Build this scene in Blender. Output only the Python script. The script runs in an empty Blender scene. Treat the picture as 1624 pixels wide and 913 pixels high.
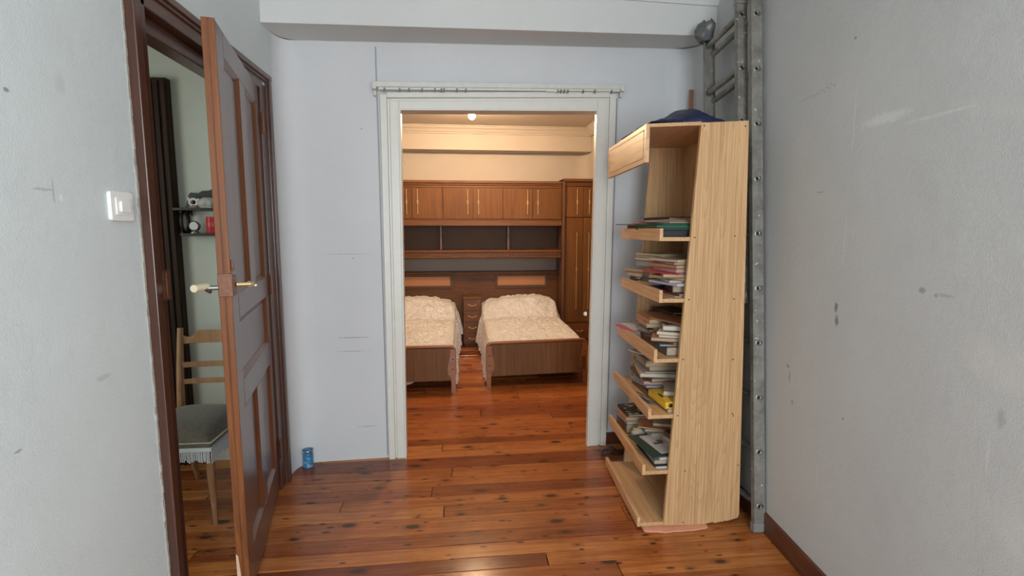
import bpy, math, random
from math import radians as R_, sin, cos, pi
from mathutils import Vector, Matrix, noise
random.seed(7)
S = bpy.context.scene
COL = S.collection

# ------------------------------------------------------------------ camera
cam_d = bpy.data.cameras.new('camera')
cam = bpy.data.objects.new('camera', cam_d); COL.objects.link(cam)
cam.location = (0, 0, 1.35)
cam.rotation_euler = (R_(90 - 6.55), 0, -R_(5.6))
cam_d.sensor_width = 36.0
cam_d.lens = 800.0 / 1624.0 * 36.0
cam_d.clip_start = 0.02
S.camera = cam

# ------------------------------------------------------------------ world, light, exposure
W = bpy.data.worlds.new('world'); S.world = W; W.use_nodes = True
bg = W.node_tree.nodes['Background']
bg.inputs[0].default_value = (0.75, 0.87, 1.0, 1); bg.inputs[1].default_value = 1.0
S.view_settings.view_transform = 'Standard'
S.view_settings.look = 'None'
S.view_settings.exposure = 0.08
S.view_settings.gamma = 1.0
S.view_settings.use_curve_mapping = False

def area(name, loc, rot, sx, sy, power, col):
    l = bpy.data.lights.new(name, 'AREA'); l.shape = 'RECTANGLE'; l.size = sx; l.size_y = sy
    l.energy = power; l.color = col
    o = bpy.data.objects.new(name, l); COL.objects.link(o)
    o.location = loc; o.rotation_euler = rot
    return o
# daylight entering by the balcony window behind the camera, plus two added fill lamps
area('window_daylight', (0.335, -2.14, 1.45), (R_(90), 0, 0), 1.25, 1.85, 84, (0.87, 0.95, 1.0))
area('side_window_daylight', (1.045, -0.90, 1.45), (R_(90), 0, R_(90)), 1.1, 1.3, 34, (0.84, 0.95, 1.0))  # fill added to brighten the left wall, as from an unseen side window
area('corridor_daylight', (-2.72, 1.55, 1.45), (R_(90), 0, -R_(90)), 0.9, 1.2, 15, (0.93, 1.0, 0.88))  # fill added to give the corridor light of its own
BULB = (0.098, 4.70, 2.372)
BULB_E = 2100.0

# ------------------------------------------------------------------ node helpers
def newmat(name):
    m = bpy.data.materials.new(name); m.use_nodes = True
    nt = m.node_tree; b = nt.nodes['Principled BSDF']
    return m, nt, b
def nd(nt, t, **kw):
    n = nt.nodes.new(t)
    for k, v in kw.items(): setattr(n, k, v)
    return n
def lk(nt, a, b): nt.links.new(a, b)
def ramp(nt, fac, stops):
    r = nd(nt, 'ShaderNodeValToRGB')
    e = r.color_ramp.elements
    while len(e) < len(stops): e.new(0.5)
    for i, (p, c) in enumerate(stops):
        e[i].position = p; e[i].color = (*c, 1) if len(c) == 3 else c
    lk(nt, fac, r.inputs[0]); return r.outputs[0]
def mixc(nt, fac, a, b, mode='MIX'):
    m = nd(nt, 'ShaderNodeMix', data_type='RGBA', blend_type=mode)
    for i, v in ((0, fac), (6, a), (7, b)):
        if hasattr(v, 'is_linked') or hasattr(v, 'links'): lk(nt, v, m.inputs[i])
        elif isinstance(v, (int, float)): m.inputs[i].default_value = v
        else: m.inputs[i].default_value = (*v, 1) if len(v) == 3 else v
    return m.outputs[2]
def math_(nt, op, a, b=None, clamp=False):
    m = nd(nt, 'ShaderNodeMath', operation=op, use_clamp=clamp)
    for i, v in ((0, a), (1, b)):
        if v is None: continue
        if hasattr(v, 'links'): lk(nt, v, m.inputs[i])
        else: m.inputs[i].default_value = v
    return m.outputs[0]
def coords(nt, scale=(1, 1, 1), rand=True, loc=(0, 0, 0)):
    tc = nd(nt, 'ShaderNodeTexCoord')
    src = tc.outputs['Object']
    if rand:
        oi = nd(nt, 'ShaderNodeObjectInfo')
        mul = math_(nt, 'MULTIPLY', oi.outputs['Random'], 37.0)
        cx = nd(nt, 'ShaderNodeCombineXYZ')
        for i in range(3): lk(nt, mul, cx.inputs[i])
        ad = nd(nt, 'ShaderNodeVectorMath', operation='ADD')
        lk(nt, src, ad.inputs[0]); lk(nt, cx.outputs[0], ad.inputs[1]); src = ad.outputs[0]
    mp = nd(nt, 'ShaderNodeMapping'); mp.inputs['Scale'].default_value = scale; mp.inputs['Location'].default_value = loc
    lk(nt, src, mp.inputs[0]); return mp.outputs[0]
def noise_(nt, vec, scale=1, detail=4, rough=.55, dist=0):
    n = nd(nt, 'ShaderNodeTexNoise'); n.inputs['Scale'].default_value = scale
    n.inputs['Detail'].default_value = detail; n.inputs['Roughness'].default_value = rough
    n.inputs['Distortion'].default_value = dist
    lk(nt, vec, n.inputs['Vector']); return n.outputs['Fac']
def bump(nt, b, h, strength=.2, dist=.002):
    n = nd(nt, 'ShaderNodeBump'); n.inputs['Strength'].default_value = strength; n.inputs['Distance'].default_value = dist
    lk(nt, h, n.inputs['Height']); lk(nt, n.outputs[0], b.inputs['Normal'])
def plain(name, col, rough=.5, metal=0, var=.08, vs=40, bmp=.05, spec=.5):
    m, nt, b = newmat(name)
    v = coords(nt); f = noise_(nt, v, vs, 3)
    c = mixc(nt, f, tuple(x * (1 - var) for x in col), tuple(min(1, x * (1 + var)) for x in col))
    lk(nt, c, b.inputs['Base Color']); b.inputs['Roughness'].default_value = rough
    b.inputs['Metallic'].default_value = metal; b.inputs['Specular IOR Level'].default_value = spec
    if bmp: bump(nt, b, f, bmp)
    return m
def wood(name, dark, light, axis='Z', rough=.45, fine=120, broad=9, coat=0, var=.15, bmp=.08, spec=.5, ratio=.035, fig=.2):
    """straight grain running along one axis, broader figure under fine lines"""
    m, nt, b = newmat(name)
    def sc(k):
        s = [k, k, k]; s['XYZ'.index(axis)] = k * ratio; return s
    v1 = coords(nt, sc(1)); 
    f1 = noise_(nt, v1, fine, 3, .6)
    f2 = noise_(nt, v1, broad, 3, .5, 1.2)
    rings = math_(nt, 'FRACT', math_(nt, 'MULTIPLY', f2, 9.0))
    f = math_(nt, 'ADD', math_(nt, 'MULTIPLY', f1, 1 - fig), math_(nt, 'MULTIPLY', rings, fig))
    c = ramp(nt, f, [(.25, dark), (.7, light)])
    oi = nd(nt, 'ShaderNodeObjectInfo')
    t = math_(nt, 'ADD', math_(nt, 'MULTIPLY', oi.outputs['Random'], var), 1 - var / 2)
    hs = nd(nt, 'ShaderNodeHueSaturation'); lk(nt, t, hs.inputs['Value']); lk(nt, c, hs.inputs['Color'])
    lk(nt, hs.outputs[0], b.inputs['Base Color'])
    b.inputs['Roughness'].default_value = rough; b.inputs['Coat Weight'].default_value = coat
    b.inputs['Coat Roughness'].default_value = .2; b.inputs['Specular IOR Level'].default_value = spec
    bump(nt, b, f1, bmp, .001)
    return m
def marks(nt, base, items, col):
    """dirt marks and cracks: soft ellipses at given object coordinates"""
    tc = nd(nt, 'ShaderNodeTexCoord')
    ns = nd(nt, 'ShaderNodeTexNoise'); ns.inputs['Scale'].default_value = 60; ns.inputs['Detail'].default_value = 3
    lk(nt, tc.outputs['Object'], ns.inputs['Vector'])
    tot = None
    for (c, r, st) in items:
        s = nd(nt, 'ShaderNodeVectorMath', operation='SUBTRACT'); lk(nt, tc.outputs['Object'], s.inputs[0]); s.inputs[1].default_value = c
        d = nd(nt, 'ShaderNodeVectorMath', operation='DIVIDE'); lk(nt, s.outputs[0], d.inputs[0]); d.inputs[1].default_value = r
        l = nd(nt, 'ShaderNodeVectorMath', operation='LENGTH'); lk(nt, d.outputs[0], l.inputs[0])
        q = math_(nt, 'SUBTRACT', math_(nt, 'ADD', l.outputs['Value'], math_(nt, 'MULTIPLY', ns.outputs['Fac'], 1.2)), .5)
        mr = nd(nt, 'ShaderNodeMapRange'); lk(nt, q, mr.inputs[0])
        mr.inputs[1].default_value = .6; mr.inputs[2].default_value = 1.1; mr.inputs[3].default_value = st; mr.inputs[4].default_value = 0
        tot = mr.outputs[0] if tot is None else math_(nt, 'MAXIMUM', tot, mr.outputs[0])
    return mixc(nt, tot, base, col)
def plaster(name, col, items=(), col2=None, mark_col=(.16, .15, .15), bmp=.35, light=()):
    m, nt, b = newmat(name)
    v = coords(nt, rand=False)
    big = noise_(nt, v, 1.3, 3, .6); fine = noise_(nt, v, 260, 2, .6); mid = noise_(nt, v, 9, 4, .6)
    col2 = col2 or tuple(x * .93 for x in col)
    c = mixc(nt, ramp(nt, big, [(.35, (0, 0, 0)), (.7, (1, 1, 1))]), col, col2)
    c = mixc(nt, ramp(nt, mid, [(.55, (0, 0, 0)), (.85, (.35, .35, .35))]), c, tuple(x * .86 for x in col))
    if items: c = marks(nt, c, items, mark_col)
    if light: c = marks(nt, c, light, tuple(min(1, x * 1.22) for x in col))
    lk(nt, c, b.inputs['Base Color']); b.inputs['Roughness'].default_value = .72
    b.inputs['Specular IOR Level'].default_value = .3
    h = math_(nt, 'ADD', math_(nt, 'MULTIPLY', fine, .5), math_(nt, 'MULTIPLY', mid, 1.2))
    bump(nt, b, h, bmp, .003)
    return m

# ------------------------------------------------------------------ mesh helpers
class MB:
    def __init__(s): s.v = []; s.f = []; s.m = []; s.sm = []
    def add(s, vs, fs, mat=0, smooth=False, M=None):
        o = len(s.v)
        s.v += [tuple(M @ Vector(p)) if M else tuple(p) for p in vs]
        for f in fs: s.f.append(tuple(i + o for i in f)); s.m.append(mat); s.sm.append(smooth)
        return s
    def hexa(s, p, mat=0, M=None):   # p: bottom 4 ccw, top 4 ccw
        return s.add(p, [(3, 2, 1, 0), (4, 5, 6, 7), (0, 1, 5, 4), (1, 2, 6, 5), (2, 3, 7, 6), (3, 0, 4, 7)], mat, False, M)
    def box(s, x0, y0, z0, x1, y1, z1, mat=0, M=None):
        return s.hexa([(x0, y0, z0), (x1, y0, z0), (x1, y1, z0), (x0, y1, z0), (x0, y0, z1), (x1, y0, z1), (x1, y1, z1), (x0, y1, z1)], mat, M)
    def prism(s, poly, axis, a, b, mat=0, smooth=False, M=None):
        """2D polygon (ccw) extruded along an axis from a to b"""
        n = len(poly)
        if axis == 'y': P = lambda q, t: (q[0], t, q[1])
        elif axis == 'x': P = lambda q, t: (t, q[0], q[1])
        else: P = lambda q, t: (q[0], q[1], t)
        vs = [P(q, a) for q in poly] + [P(q, b) for q in poly]
        s.add(vs, [tuple(range(n))[::-1], tuple(range(n, 2 * n))], mat, False, M)
        s.add(vs, [(i, (i + 1) % n, n + (i + 1) % n, n + i) for i in range(n)], mat, smooth, M)
        return s
    def tube(s, pts, r, n=10, mat=0, cap=True, smooth=True, M=None, flat=1.0):
        pts = [Vector(p) for p in pts]; rr = r if isinstance(r, (list, tuple)) else [r] * len(pts)
        t0 = (pts[1] - pts[0]).normalized(); up = Vector((0, 0, 1)) if abs(t0.z) < .9 else Vector((0, 1, 0))
        u = t0.cross(up).normalized(); vs = []
        for i, p in enumerate(pts):
            a = pts[max(i - 1, 0)]; b = pts[min(i + 1, len(pts) - 1)]; t = (b - a).normalized()
            u = (u - t * u.dot(t)).normalized(); w = t.cross(u)
            for k in range(n):
                an = 2 * pi * k / n
                vs.append(p + (u * cos(an) + w * sin(an) * flat) * rr[i])
        fs = [(i * n + k, i * n + (k + 1) % n, (i + 1) * n + (k + 1) % n, (i + 1) * n + k) for i in range(len(pts) - 1) for k in range(n)]
        s.add(vs, fs, mat, smooth, M)
        if cap: s.add(vs[:n] + vs[-n:], [tuple(range(n))[::-1], tuple(range(n, 2 * n))], mat, False, M)
        return s
    def lathe(s, prof, c=(0, 0, 0), n=24, mat=0, M=None, caps=True):
        vs = [(c[0] + r * cos(2 * pi * k / n), c[1] + r * sin(2 * pi * k / n), c[2] + z) for r, z in prof for k in range(n)]
        fs = [(i * n + k, i * n + (k + 1) % n, (i + 1) * n + (k + 1) % n, (i + 1) * n + k) for i in range(len(prof) - 1) for k in range(n)]
        s.add(vs, fs, mat, True, M)
        if caps: s.add(vs[:n] + vs[-n:], [tuple(range(n))[::-1], tuple(range(n, 2 * n))], mat, False, M)
        return s
    def grid(s, P, mat=0, smooth=True):
        ny = len(P); nx = len(P[0])
        return s.add([p for r in P for p in r], [(j * nx + i, j * nx + i + 1, (j + 1) * nx + i + 1, (j + 1) * nx + i) for j in range(ny - 1) for i in range(nx - 1)], mat, smooth)
    def build(s, name, mats, parent=None, bevel=0, seg=2, local=False, loc=None, subsurf=0, solid=0, kind=None):
        me = bpy.data.meshes.new(name)
        off = Vector((0, 0, 0))
        if not local:
            if parent is not None: off = world_loc(parent)
            elif loc is not None: off = Vector(loc)
        me.from_pydata([tuple(Vector(p) - off) for p in s.v], [], s.f)
        me.polygons.foreach_set('material_index', s.m); me.polygons.foreach_set('use_smooth', s.sm)
        for mt in (mats if isinstance(mats, (list, tuple)) else [mats]): me.materials.append(mt)
        me.update()
        o = bpy.data.objects.new(name, me); COL.objects.link(o)
        if parent is not None: o.parent = parent
        elif loc is not None: o.location = loc
        if solid:
            q = o.modifiers.new('solid', 'SOLIDIFY'); q.thickness = solid; q.offset = 0
        if bevel:
            q = o.modifiers.new('bevel', 'BEVEL'); q.width = bevel; q.segments = seg; q.limit_method = 'ANGLE'; q.angle_limit = R_(40)
        if subsurf:
            q = o.modifiers.new('sub', 'SUBSURF'); q.levels = subsurf; q.render_levels = subsurf
        if kind: o['kind'] = kind
        return o
def world_loc(o):
    l = Vector((0, 0, 0))
    while o is not None: l += o.location; o = o.parent
    return l
def tag(o, label, cat, group=None):
    o['label'] = label; o['category'] = cat
    if group: o['group'] = group
    return o
def thing(name, loc, label=None, cat=None, group=None, rot=(0, 0, 0), kind=None):
    o = bpy.data.objects.new(name, None); COL.objects.link(o); o.location = loc; o.rotation_euler = rot
    o.empty_display_size = .1
    if label: tag(o, label, cat, group)
    if kind: o['kind'] = kind
    return o
def BX(name, a, b, mat, parent=None, bevel=.002, **k):
    return MB().box(min(a[0], b[0]), min(a[1], b[1]), min(a[2], b[2]), max(a[0], b[0]), max(a[1], b[1]), max(a[2], b[2])).build(name, mat, parent, bevel, **k)
def rrect(x0, z0, x1, z1, r, n=6):
    out = []
    for cx, cz, a0 in ((x1 - r, z0 + r, -90), (x1 - r, z1 - r, 0), (x0 + r, z1 - r, 90), (x0 + r, z0 + r, 180)):
        for i in range(n + 1):
            a = R_(a0 + 90 * i / n); out.append((cx + r * cos(a), cz + r * sin(a)))
    return out
def fbm(p, o=4): return noise.fractal(Vector(p), .9, 2.1, o)

# ------------------------------------------------------------------ materials
WH = (.66, .68, .69)
# back wall frame: u along the wall, v into it
WA = R_(2.92); WO = Vector((-.447, 2.939, 0)); UX = Vector((cos(WA), sin(WA), 0)); VX = Vector((-sin(WA), cos(WA), 0))
def Wp(u, v, w): return tuple(WO + UX * u + VX * v + Vector((0, 0, w)))
M_WL = plaster('plaster_left', (.63, .68, .68), [((-.957, 1.208, 1.645), (.02, .010, .006), .7), ((-.957, 1.279, 1.443), (.02, .035, .004), .3), ((-.957, 1.305, 1.44), (.02, .004, .04), .3), ((-.957, 1.14, .877), (.02, .014, .004), .5), ((-.957, 1.412, .959), (.02, .03, .010), .22), ((-.957, 1.36, 1.70), (.02, .02, .03), .12)], bmp=.6, light=[((-.957, 1.327, 1.425), (.02, .006, .01), .8)])
M_WB = plaster('plaster_back', (.675, .68, .69), [
    ((*Wp(-.18, 0, .735)[:2], .735), (.11, .03, .003), .6), ((*Wp(-.19, 0, .655)[:2], .655), (.10, .03, .003), .45),
    ((*Wp(-.20, 0, 1.215)[:2], 1.215), (.17, .03, .003), .3), ((*Wp(-.12, 0, .20)[:2], .20), (.07, .03, .003), .45),
    ((*Wp(-.17, 0, 1.19)[:2], 1.19), (.01, .03, .004), .5), ((*Wp(-.1, 0, 1.905)[:2], 1.905), (.006, .03, .005), .6)])
M_WR = plaster('plaster_right', (.58, .60, .595), [
    ((1.321, 1.654, 1.077), (.03, .013, .020), .75), ((1.320, 1.646, 1.031), (.03, .012, .024), .7),
    *[((1.33, 1.745 + .011 * i, 1.868 - .0012 * i + .007 * ((i * 37) % 5 - 2) / 2), (.04, .0035, .0045), .7 - .035 * i) for i in range(12)], ((1.345, 1.90, 1.858), (.04, .09, .006), .16),
    ((1.321, 1.656, 1.99), (.03, .007, .006), .6), ((1.339, 1.92, .79), (.03, .018, .008), .5), ((1.338, 1.906, .75), (.03, .008, .03), .4), ((1.336, 1.877, .65), (.03, .008, .014), .5),
    ((1.315, 1.576, .696), (.03, .007, .007), .6), ((1.296, 1.301, 1.181), (.03, .014, .011), .5), ((1.293, 1.254, 1.172), (.03, .010, .008), .4),
    ((1.291, 1.223, 1.175), (.03, .03, .006), .25), ((1.33, 1.79, 1.49), (.03, .035, .003), .4), ((1.279, 1.043, .90), (.03, .012, .03), .25)], bmp=.7,
    light=[((1.312, 1.49, 1.694), (.03, .12, .020), .8), ((1.295, 1.30, 1.662), (.03, .13, .006), .6),
    ((1.319, 1.632, 1.72), (.03, .0025, .17), .7), ((1.319, 1.636, 1.33), (.03, .0025, .11), .7), ((1.28, 1.065, .80), (.03, .003, .06), .6), ((1.324, 1.69, .42), (.03, .003, .07), .5)])
M_WH = plaster('plaster_corridor', (.60, .62, .56))
M_WBD = plaster('plaster_bedroom', (.56, .51, .45), bmp=.12)
M_CEIL = plaster('plaster_ceiling', (.72, .72, .70), bmp=.1)
M_TRIM = plain('white_gloss_paint', (.74, .72, .655), .35, 0, .06, 18, .12)
M_TRIM2 = plain('old_white_paint', (.66, .65, .60), .4, 0, .14, 30, .15)
M_DOOR = wood('dark_door_varnish', (.065, .024, .012), (.12, .048, .024), 'Z', .32, 90, 8, .35, .1)
M_DOORY = wood('dark_door_varnish_level', (.050, .017, .010), (.11, .042, .024), 'Y', .32, 90, 8, .35, .1)
M_EDGE = wood('orange_door_edge', (.13, .042, .013), (.24, .080, .022), 'Z', .45, 90, 8, .05, .1, .05, .3)
M_MOULD = wood('brown_moulding', (.10, .034, .015), (.19, .065, .026), 'Z', .35, 90, 8, .3, .1)
M_FRAME = wood('door_frame_varnish', (.055, .020, .012), (.085, .031, .017), 'Z', .35, 90, 8, .3, .1)
M_FRAMEY = wood('door_frame_varnish_level', (.055, .020, .012), (.115, .042, .024), 'Y', .35, 90, 8, .3, .1)
M_DARK = wood('dark_corridor_wood', (.018, .009, .006), (.05, .024, .015), 'Z', .55, 80, 8, 0, .1, .05, .2)
M_SKIRT = wood('skirting_wood', (.06, .018, .010), (.13, .040, .020), 'Y', .4, 60, 6, .2, .1)
def pine(name, axis, center=(0, 0, 0)):
    m, nt, b = newmat(name)
    v = coords(nt, rand=True)
    def sc(k, r):
        q = [k, k, k]; q['XYZ'.index(axis)] = k * r; return q
    def mp(q):
        n = nd(nt, 'ShaderNodeMapping'); n.inputs['Scale'].default_value = q; lk(nt, v, n.inputs[0]); return n.outputs[0]
    f1 = noise_(nt, mp(sc(1, .010)), 190, 3, .6)
    f2 = noise_(nt, mp(sc(1, .10)), 7.5, 2, .45, .3)
    r_ = math_(nt, 'FRACT', math_(nt, 'MULTIPLY', f2, 22.0))
    r_ = math_(nt, 'POWER', r_, 3.0)
    c = ramp(nt, f1, [(.32, (.47, .270, .125)), (.62, (.68, .43, .22))])
    c = mixc(nt, math_(nt, 'MULTIPLY', r_, .38), c, (.42, .22, .09))
    lk(nt, c, b.inputs['Base Color']); b.inputs['Roughness'].default_value = .45; b.inputs['Specular IOR Level'].default_value = .35
    bump(nt, b, f1, .05, .0006)
    return m
M_PINE = pine('pine_laminate', 'Z'); M_PINEY = pine('pine_laminate_deep', 'Y')
M_PINEO = wood('pine_laminate_orange', (.50, .26, .12), (.74, .47, .25), 'Y', .42, 60, 6, 0, .04, .04, ratio=.06)
M_WAL = wood('walnut_veneer', (.110, .045, .015), (.205, .088, .029), 'Z', .5, 110, 6, .0, .14, .04, .25, ratio=.03)
M_WALX = wood('walnut_veneer_level', (.115, .045, .016), (.20, .082, .028), 'X', .45, 110, 6, .0, .08, .04, .3)
M_WALD = wood('walnut_dark', (.085, .034, .012), (.16, .064, .022), 'X', .5, 90, 6, .0, .08, .04, .3)
M_WALDZ = wood('walnut_dark_upright', (.085, .035, .015), (.16, .066, .026), 'Z', .42, 90, 6, .1, .08, .04)
M_BACKP = plain('dark_back_panel', (.12, .082, .064), .6, 0, .15, 60, .05, .2)
M_BRASS = plain('brass', (.70, .52, .28), .35, .8, .1, 60, 0)
M_STEEL = plain('dull_steel', (.45, .44, .42), .35, 1, .15, 60, .05)
M_RUST = plain('painted_lock_metal', (.16, .065, .035), .4, .4, .35, 90, .3)
M_FOOT = wood('footboard_veneer', (.13, .058, .022), (.23, .105, .042), 'Z', .5, 100, 4, .0, .1, .03, .3, ratio=.02)
M_FRAIL = wood('footboard_edge', (.24, .085, .032), (.36, .14, .055), 'X', .35, 70, 6, .2, .08, .04)
M_CHAIRW = wood('chair_beech', (.33, .17, .080), (.47, .26, .13), 'Z', .45, 70, 6, .1, .06, .04)
M_BLACK = plain('black_plastic', (.02, .02, .022), .4, 0, .1)
M_BULBSOCK = plain('lamp_socket', (.75, .72, .65), .4)

def m_floor():
    m, nt, b = newmat('varnished_pine_floor')
    oi = nd(nt, 'ShaderNodeObjectInfo')
    v = coords(nt, (1, 1, 1))
    mp = nd(nt, 'ShaderNodeMapping'); mp.inputs['Scale'].default_value = (.045, 1, 1); lk(nt, v, mp.inputs[0])
    g = noise_(nt, mp.outputs[0], 110, 4, .65, .3)
    g2 = noise_(nt, mp.outputs[0], 26, 3, .6, 1.4)
    tint = ramp(nt, oi.outputs['Random'], [(0, (.27, .072, .020)), (.2, (.38, .115, .031)), (.5, (.51, .175, .046)), (.8, (.60, .225, .062)), (1, (.70, .32, .10))])
    c = mixc(nt, ramp(nt, g, [(.3, (0, 0, 0)), (.7, (1, 1, 1))]), mixc(nt, 1.0, tint, (.62, .48, .40), 'MULTIPLY'), tint)
    c = mixc(nt, ramp(nt, g2, [(.45, (0, 0, 0)), (.62, (.75, .75, .75))]), c, mixc(nt, 1.0, tint, (.55, .40, .33), 'MULTIPLY'))
    wv = noise_(nt, v, 3.4, 5, .65)
    c = mixc(nt, ramp(nt, wv, [(.48, (0, 0, 0)), (.72, (.65, .65, .65))]), c, mixc(nt, 1.0, c, (.50, .40, .38), 'MULTIPLY'))
    for sc, r1, r2, lc in (((3.1, 7.0, 1), .085, .20, (0, 0, 0)), ((5.2, 15.0, 1), .065, .13, (3.3, 1.7, 0))):
        mk = nd(nt, 'ShaderNodeMapping'); mk.inputs['Scale'].default_value = sc; mk.inputs['Location'].default_value = lc; lk(nt, v, mk.inputs[0])
        vo = nd(nt, 'ShaderNodeTexVoronoi', voronoi_dimensions='2D'); vo.inputs['Scale'].default_value = 1.0; lk(nt, mk.outputs[0], vo.inputs['Vector'])
        sep = nd(nt, 'ShaderNodeSeparateColor'); lk(nt, vo.outputs['Color'], sep.inputs[0])
        d = math_(nt, 'ADD', vo.outputs['Distance'], math_(nt, 'MULTIPLY', sep.outputs[0], .09))
        d = math_(nt, 'ADD', d, math_(nt, 'MULTIPLY', noise_(nt, v, 70, 2), .05))
        kn = ramp(nt, d, [(r1 + .03, (1, 1, 1)), (r1 + .055, (.45, .45, .45)), (r2 + .03, (0, 0, 0))])
        c = mixc(nt, kn, c, (.060, .020, .009))
    lk(nt, c, b.inputs['Base Color'])
    b.inputs['Roughness'].default_value = .5; b.inputs['Coat Weight'].default_value = .7; b.inputs['Coat Roughness'].default_value = .17
    b.inputs['Specular IOR Level'].default_value = .12
    wav = noise_(nt, v, 34, 4, .7)
    h = math_(nt, 'ADD', math_(nt, 'MULTIPLY', g, .35), math_(nt, 'MULTIPLY', wav, 1.0))
    bump(nt, b, h, .42, .0026)
    return m
M_FLOOR = m_floor()
M_SUB = plain('floor_joint_dark', (.035, .014, .008), .7)

# ================================================================== SETTING
# ---- floor with its planks
fl = MB().box(-3.0, -2.3, -.06, 2.0, 6.4, -.022).build('floor', M_SUB, kind='structure')
ANG = R_(.9)
rows = [1.879, 1.96, 2.052, 2.147, 2.277, 2.371, 2.465, 2.568, 2.664, 2.775, 2.911, 3.0, 3.089, 3.182, 3.28, 3.377, 3.465, 3.553, 3.694, 3.80, 3.904, 4.041, 4.15, 4.257]
y = 1.879
lo = []
while y > -2.1:
    y -= random.uniform(.098, .118); lo.append(y)
rows = lo[::-1] + rows
y = 4.257
while y < 6.2:
    y += random.uniform(.095, .125); rows.append(y)
joint = {1.879: .335, 2.277: -.103, 2.664: -.072}
nstuff = MB()
for i in range(len(rows) - 1):
    y0, y1 = rows[i], rows[i + 1]
    cuts = [-2.95]
    if y0 in joint: cuts += [joint[y0] - 1.9, joint[y0], joint[y0] + 2.0]
    else:
        x = -2.95 + random.uniform(.8, 2.4)
        while x < 1.5: cuts.append(x); x += random.uniform(1.6, 3.0)
    cuts = [c for c in cuts if c < 1.7] + [1.95]
    for a, b_ in zip(cuts[:-1], cuts[1:]):
        if b_ - a < .1: continue
        g = .0013 + .0008 * random.random(); dz = random.uniform(-.0009, .0009)
        def yy(x, yb): return yb + (x - .0) * math.tan(ANG) * 1.0
        p = [(a + g, yy(a, y0) + g, -.022), (b_ - g, yy(b_, y0) + g, -.022), (b_ - g, yy(b_, y1) - g, -.022), (a + g, yy(a, y1) - g, -.022)]
        q = [(u[0], u[1], dz) for u in p]
        if y1 < .9:
            nstuff.hexa(p + q); continue
        mb = MB().hexa(p + q)
        c0 = Vector(((a + b_) / 2, (y0 + y1) / 2, 0))
        me_o = mb.build('plank', M_FLOOR, None, .0012, 1)
        me_o.parent = fl
o = nstuff.build('plank_row', M_FLOOR, fl); o['kind'] = 'stuff'

# ---- front room walls
def wall(name, mb, mat): return mb.build(name, mat, kind='structure')
CZ = 2.64
mb = MB()
mb.box(-1.06, -2.2, 0, -.957, 1.66, CZ).box(-1.06, 2.69, 0, -.957, 3.0, CZ).box(-1.06, 1.66, 2.07, -.957, 2.69, CZ)
wall('wall_left', mb, M_WL)
# back wall with the wide opening and the beam over it
def wb(mb, u0, u1, v0, v1, w0, w1):
    return mb.hexa([Wp(u0, v0, w0), Wp(u1, v0, w0), Wp(u1, v1, w0), Wp(u0, v1, w0), Wp(u0, v0, w1), Wp(u1, v0, w1), Wp(u1, v1, w1), Wp(u0, v1, w1)])
mb = MB()
wb(mb, -.56, .085, 0, .055, 0, CZ); wb(mb, 1.275, 1.95, 0, .055, 0, CZ); wb(mb, .085, 1.275, 0, .055, 2.06, CZ)
wall('wall_back', mb, M_WB)
# corner fillets (rounded plaster corners)
mb = MB(); n = 10
RW = lambda y: 1.345 + .07 * (y - 2.0)
def fillet(mb, corner, k_, p0, p1, z0, z1):
    k_ = Vector(k_[:2])
    c = Vector(corner[:2]); a = Vector(p0[:2]); b = Vector(p1[:2]); pts = []
    for i in range(n + 1):
        t = i / n; q = a * (1 - t) ** 2 + k_ * 2 * t * (1 - t) + b * t * t
        pts.append((q.x, q.y))
    mb.grid([[(x, y, z0) for x, y in pts], [(x, y, z1) for x, y in pts]])
    mb.add([(pts[0][0], pts[0][1], z0), (c.x, c.y, z0), (pts[-1][0], pts[-1][1], z0), (pts[0][0], pts[0][1], z1), (c.x, c.y, z1), (pts[-1][0], pts[-1][1], z1)], [(0, 1, 4, 3), (1, 2, 5, 4)])
fillet(mb, (-.975, 2.935), Wp(-.5105, -.0003, 0), (-.9567, 2.785), Wp(-.39, -.0003, 0), 0, 2.347)
o = mb.build('trim_1', M_WB, kind='structure')
mb = MB(); fillet(mb, (1.45, 3.06), Wp(1.868, -.0003, 0), (RW(2.82) - .0003, 2.82), Wp(1.66, -.0003, 0), 0, 2.413)
mb.build('trim_2', M_WB, kind='structure')
# beam across the back wall (its edge drops to the left)
bl = Vector((-.96, 2.668)); br = Vector((1.42, 2.79))
mb = MB().hexa([(bl.x, bl.y, 2.345), (br.x, br.y, 2.409), (1.42, 3.06, 2.424), (-.96, 2.93, 2.352), (bl.x, bl.y, CZ), (br.x, br.y, CZ), (1.42, 3.06, CZ), (-.96, 2.93, CZ)])
wall('ceiling_beam', mb, plaster('plaster_beam', (.66, .67, .65)))
mb = MB()
prof = [(0, 2.56), (-.012, 2.56), (-.02, 2.575), (-.05, 2.61), (-.075, 2.625), (-.08, CZ), (0, CZ)]
vs = []
for (px_, py_) in ((bl.x, bl.y), (br.x, br.y)):
    for d, z in prof: vs.append((px_, py_ + d, z))
k = len(prof)
mb.add(vs, [(i, (i + 1) % k, k + (i + 1) % k, k + i) for i in range(k)], 0, False)
mb.build('trim_3', M_CEIL, kind='structure')
mb = MB()
def rwb(mb, y0, y1, z0, z1, d0=0, d1=.12): return mb.hexa([(RW(y0) + d0, y0, z0), (RW(y0) + d1, y0, z0), (RW(y1) + d1, y1, z0), (RW(y1) + d0, y1, z0), (RW(y0) + d0, y0, z1), (RW(y0) + d1, y0, z1), (RW(y1) + d1, y1, z1), (RW(y1) + d0, y1, z1)])
rwb(mb, -2.2, -1.5, 0, CZ); rwb(mb, -.3, 3.2, 0, CZ); rwb(mb, -1.5, -.3, 0, .75); rwb(mb, -1.5, -.3, 2.15, CZ)
wall('wall_right', mb, M_WR)
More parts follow.
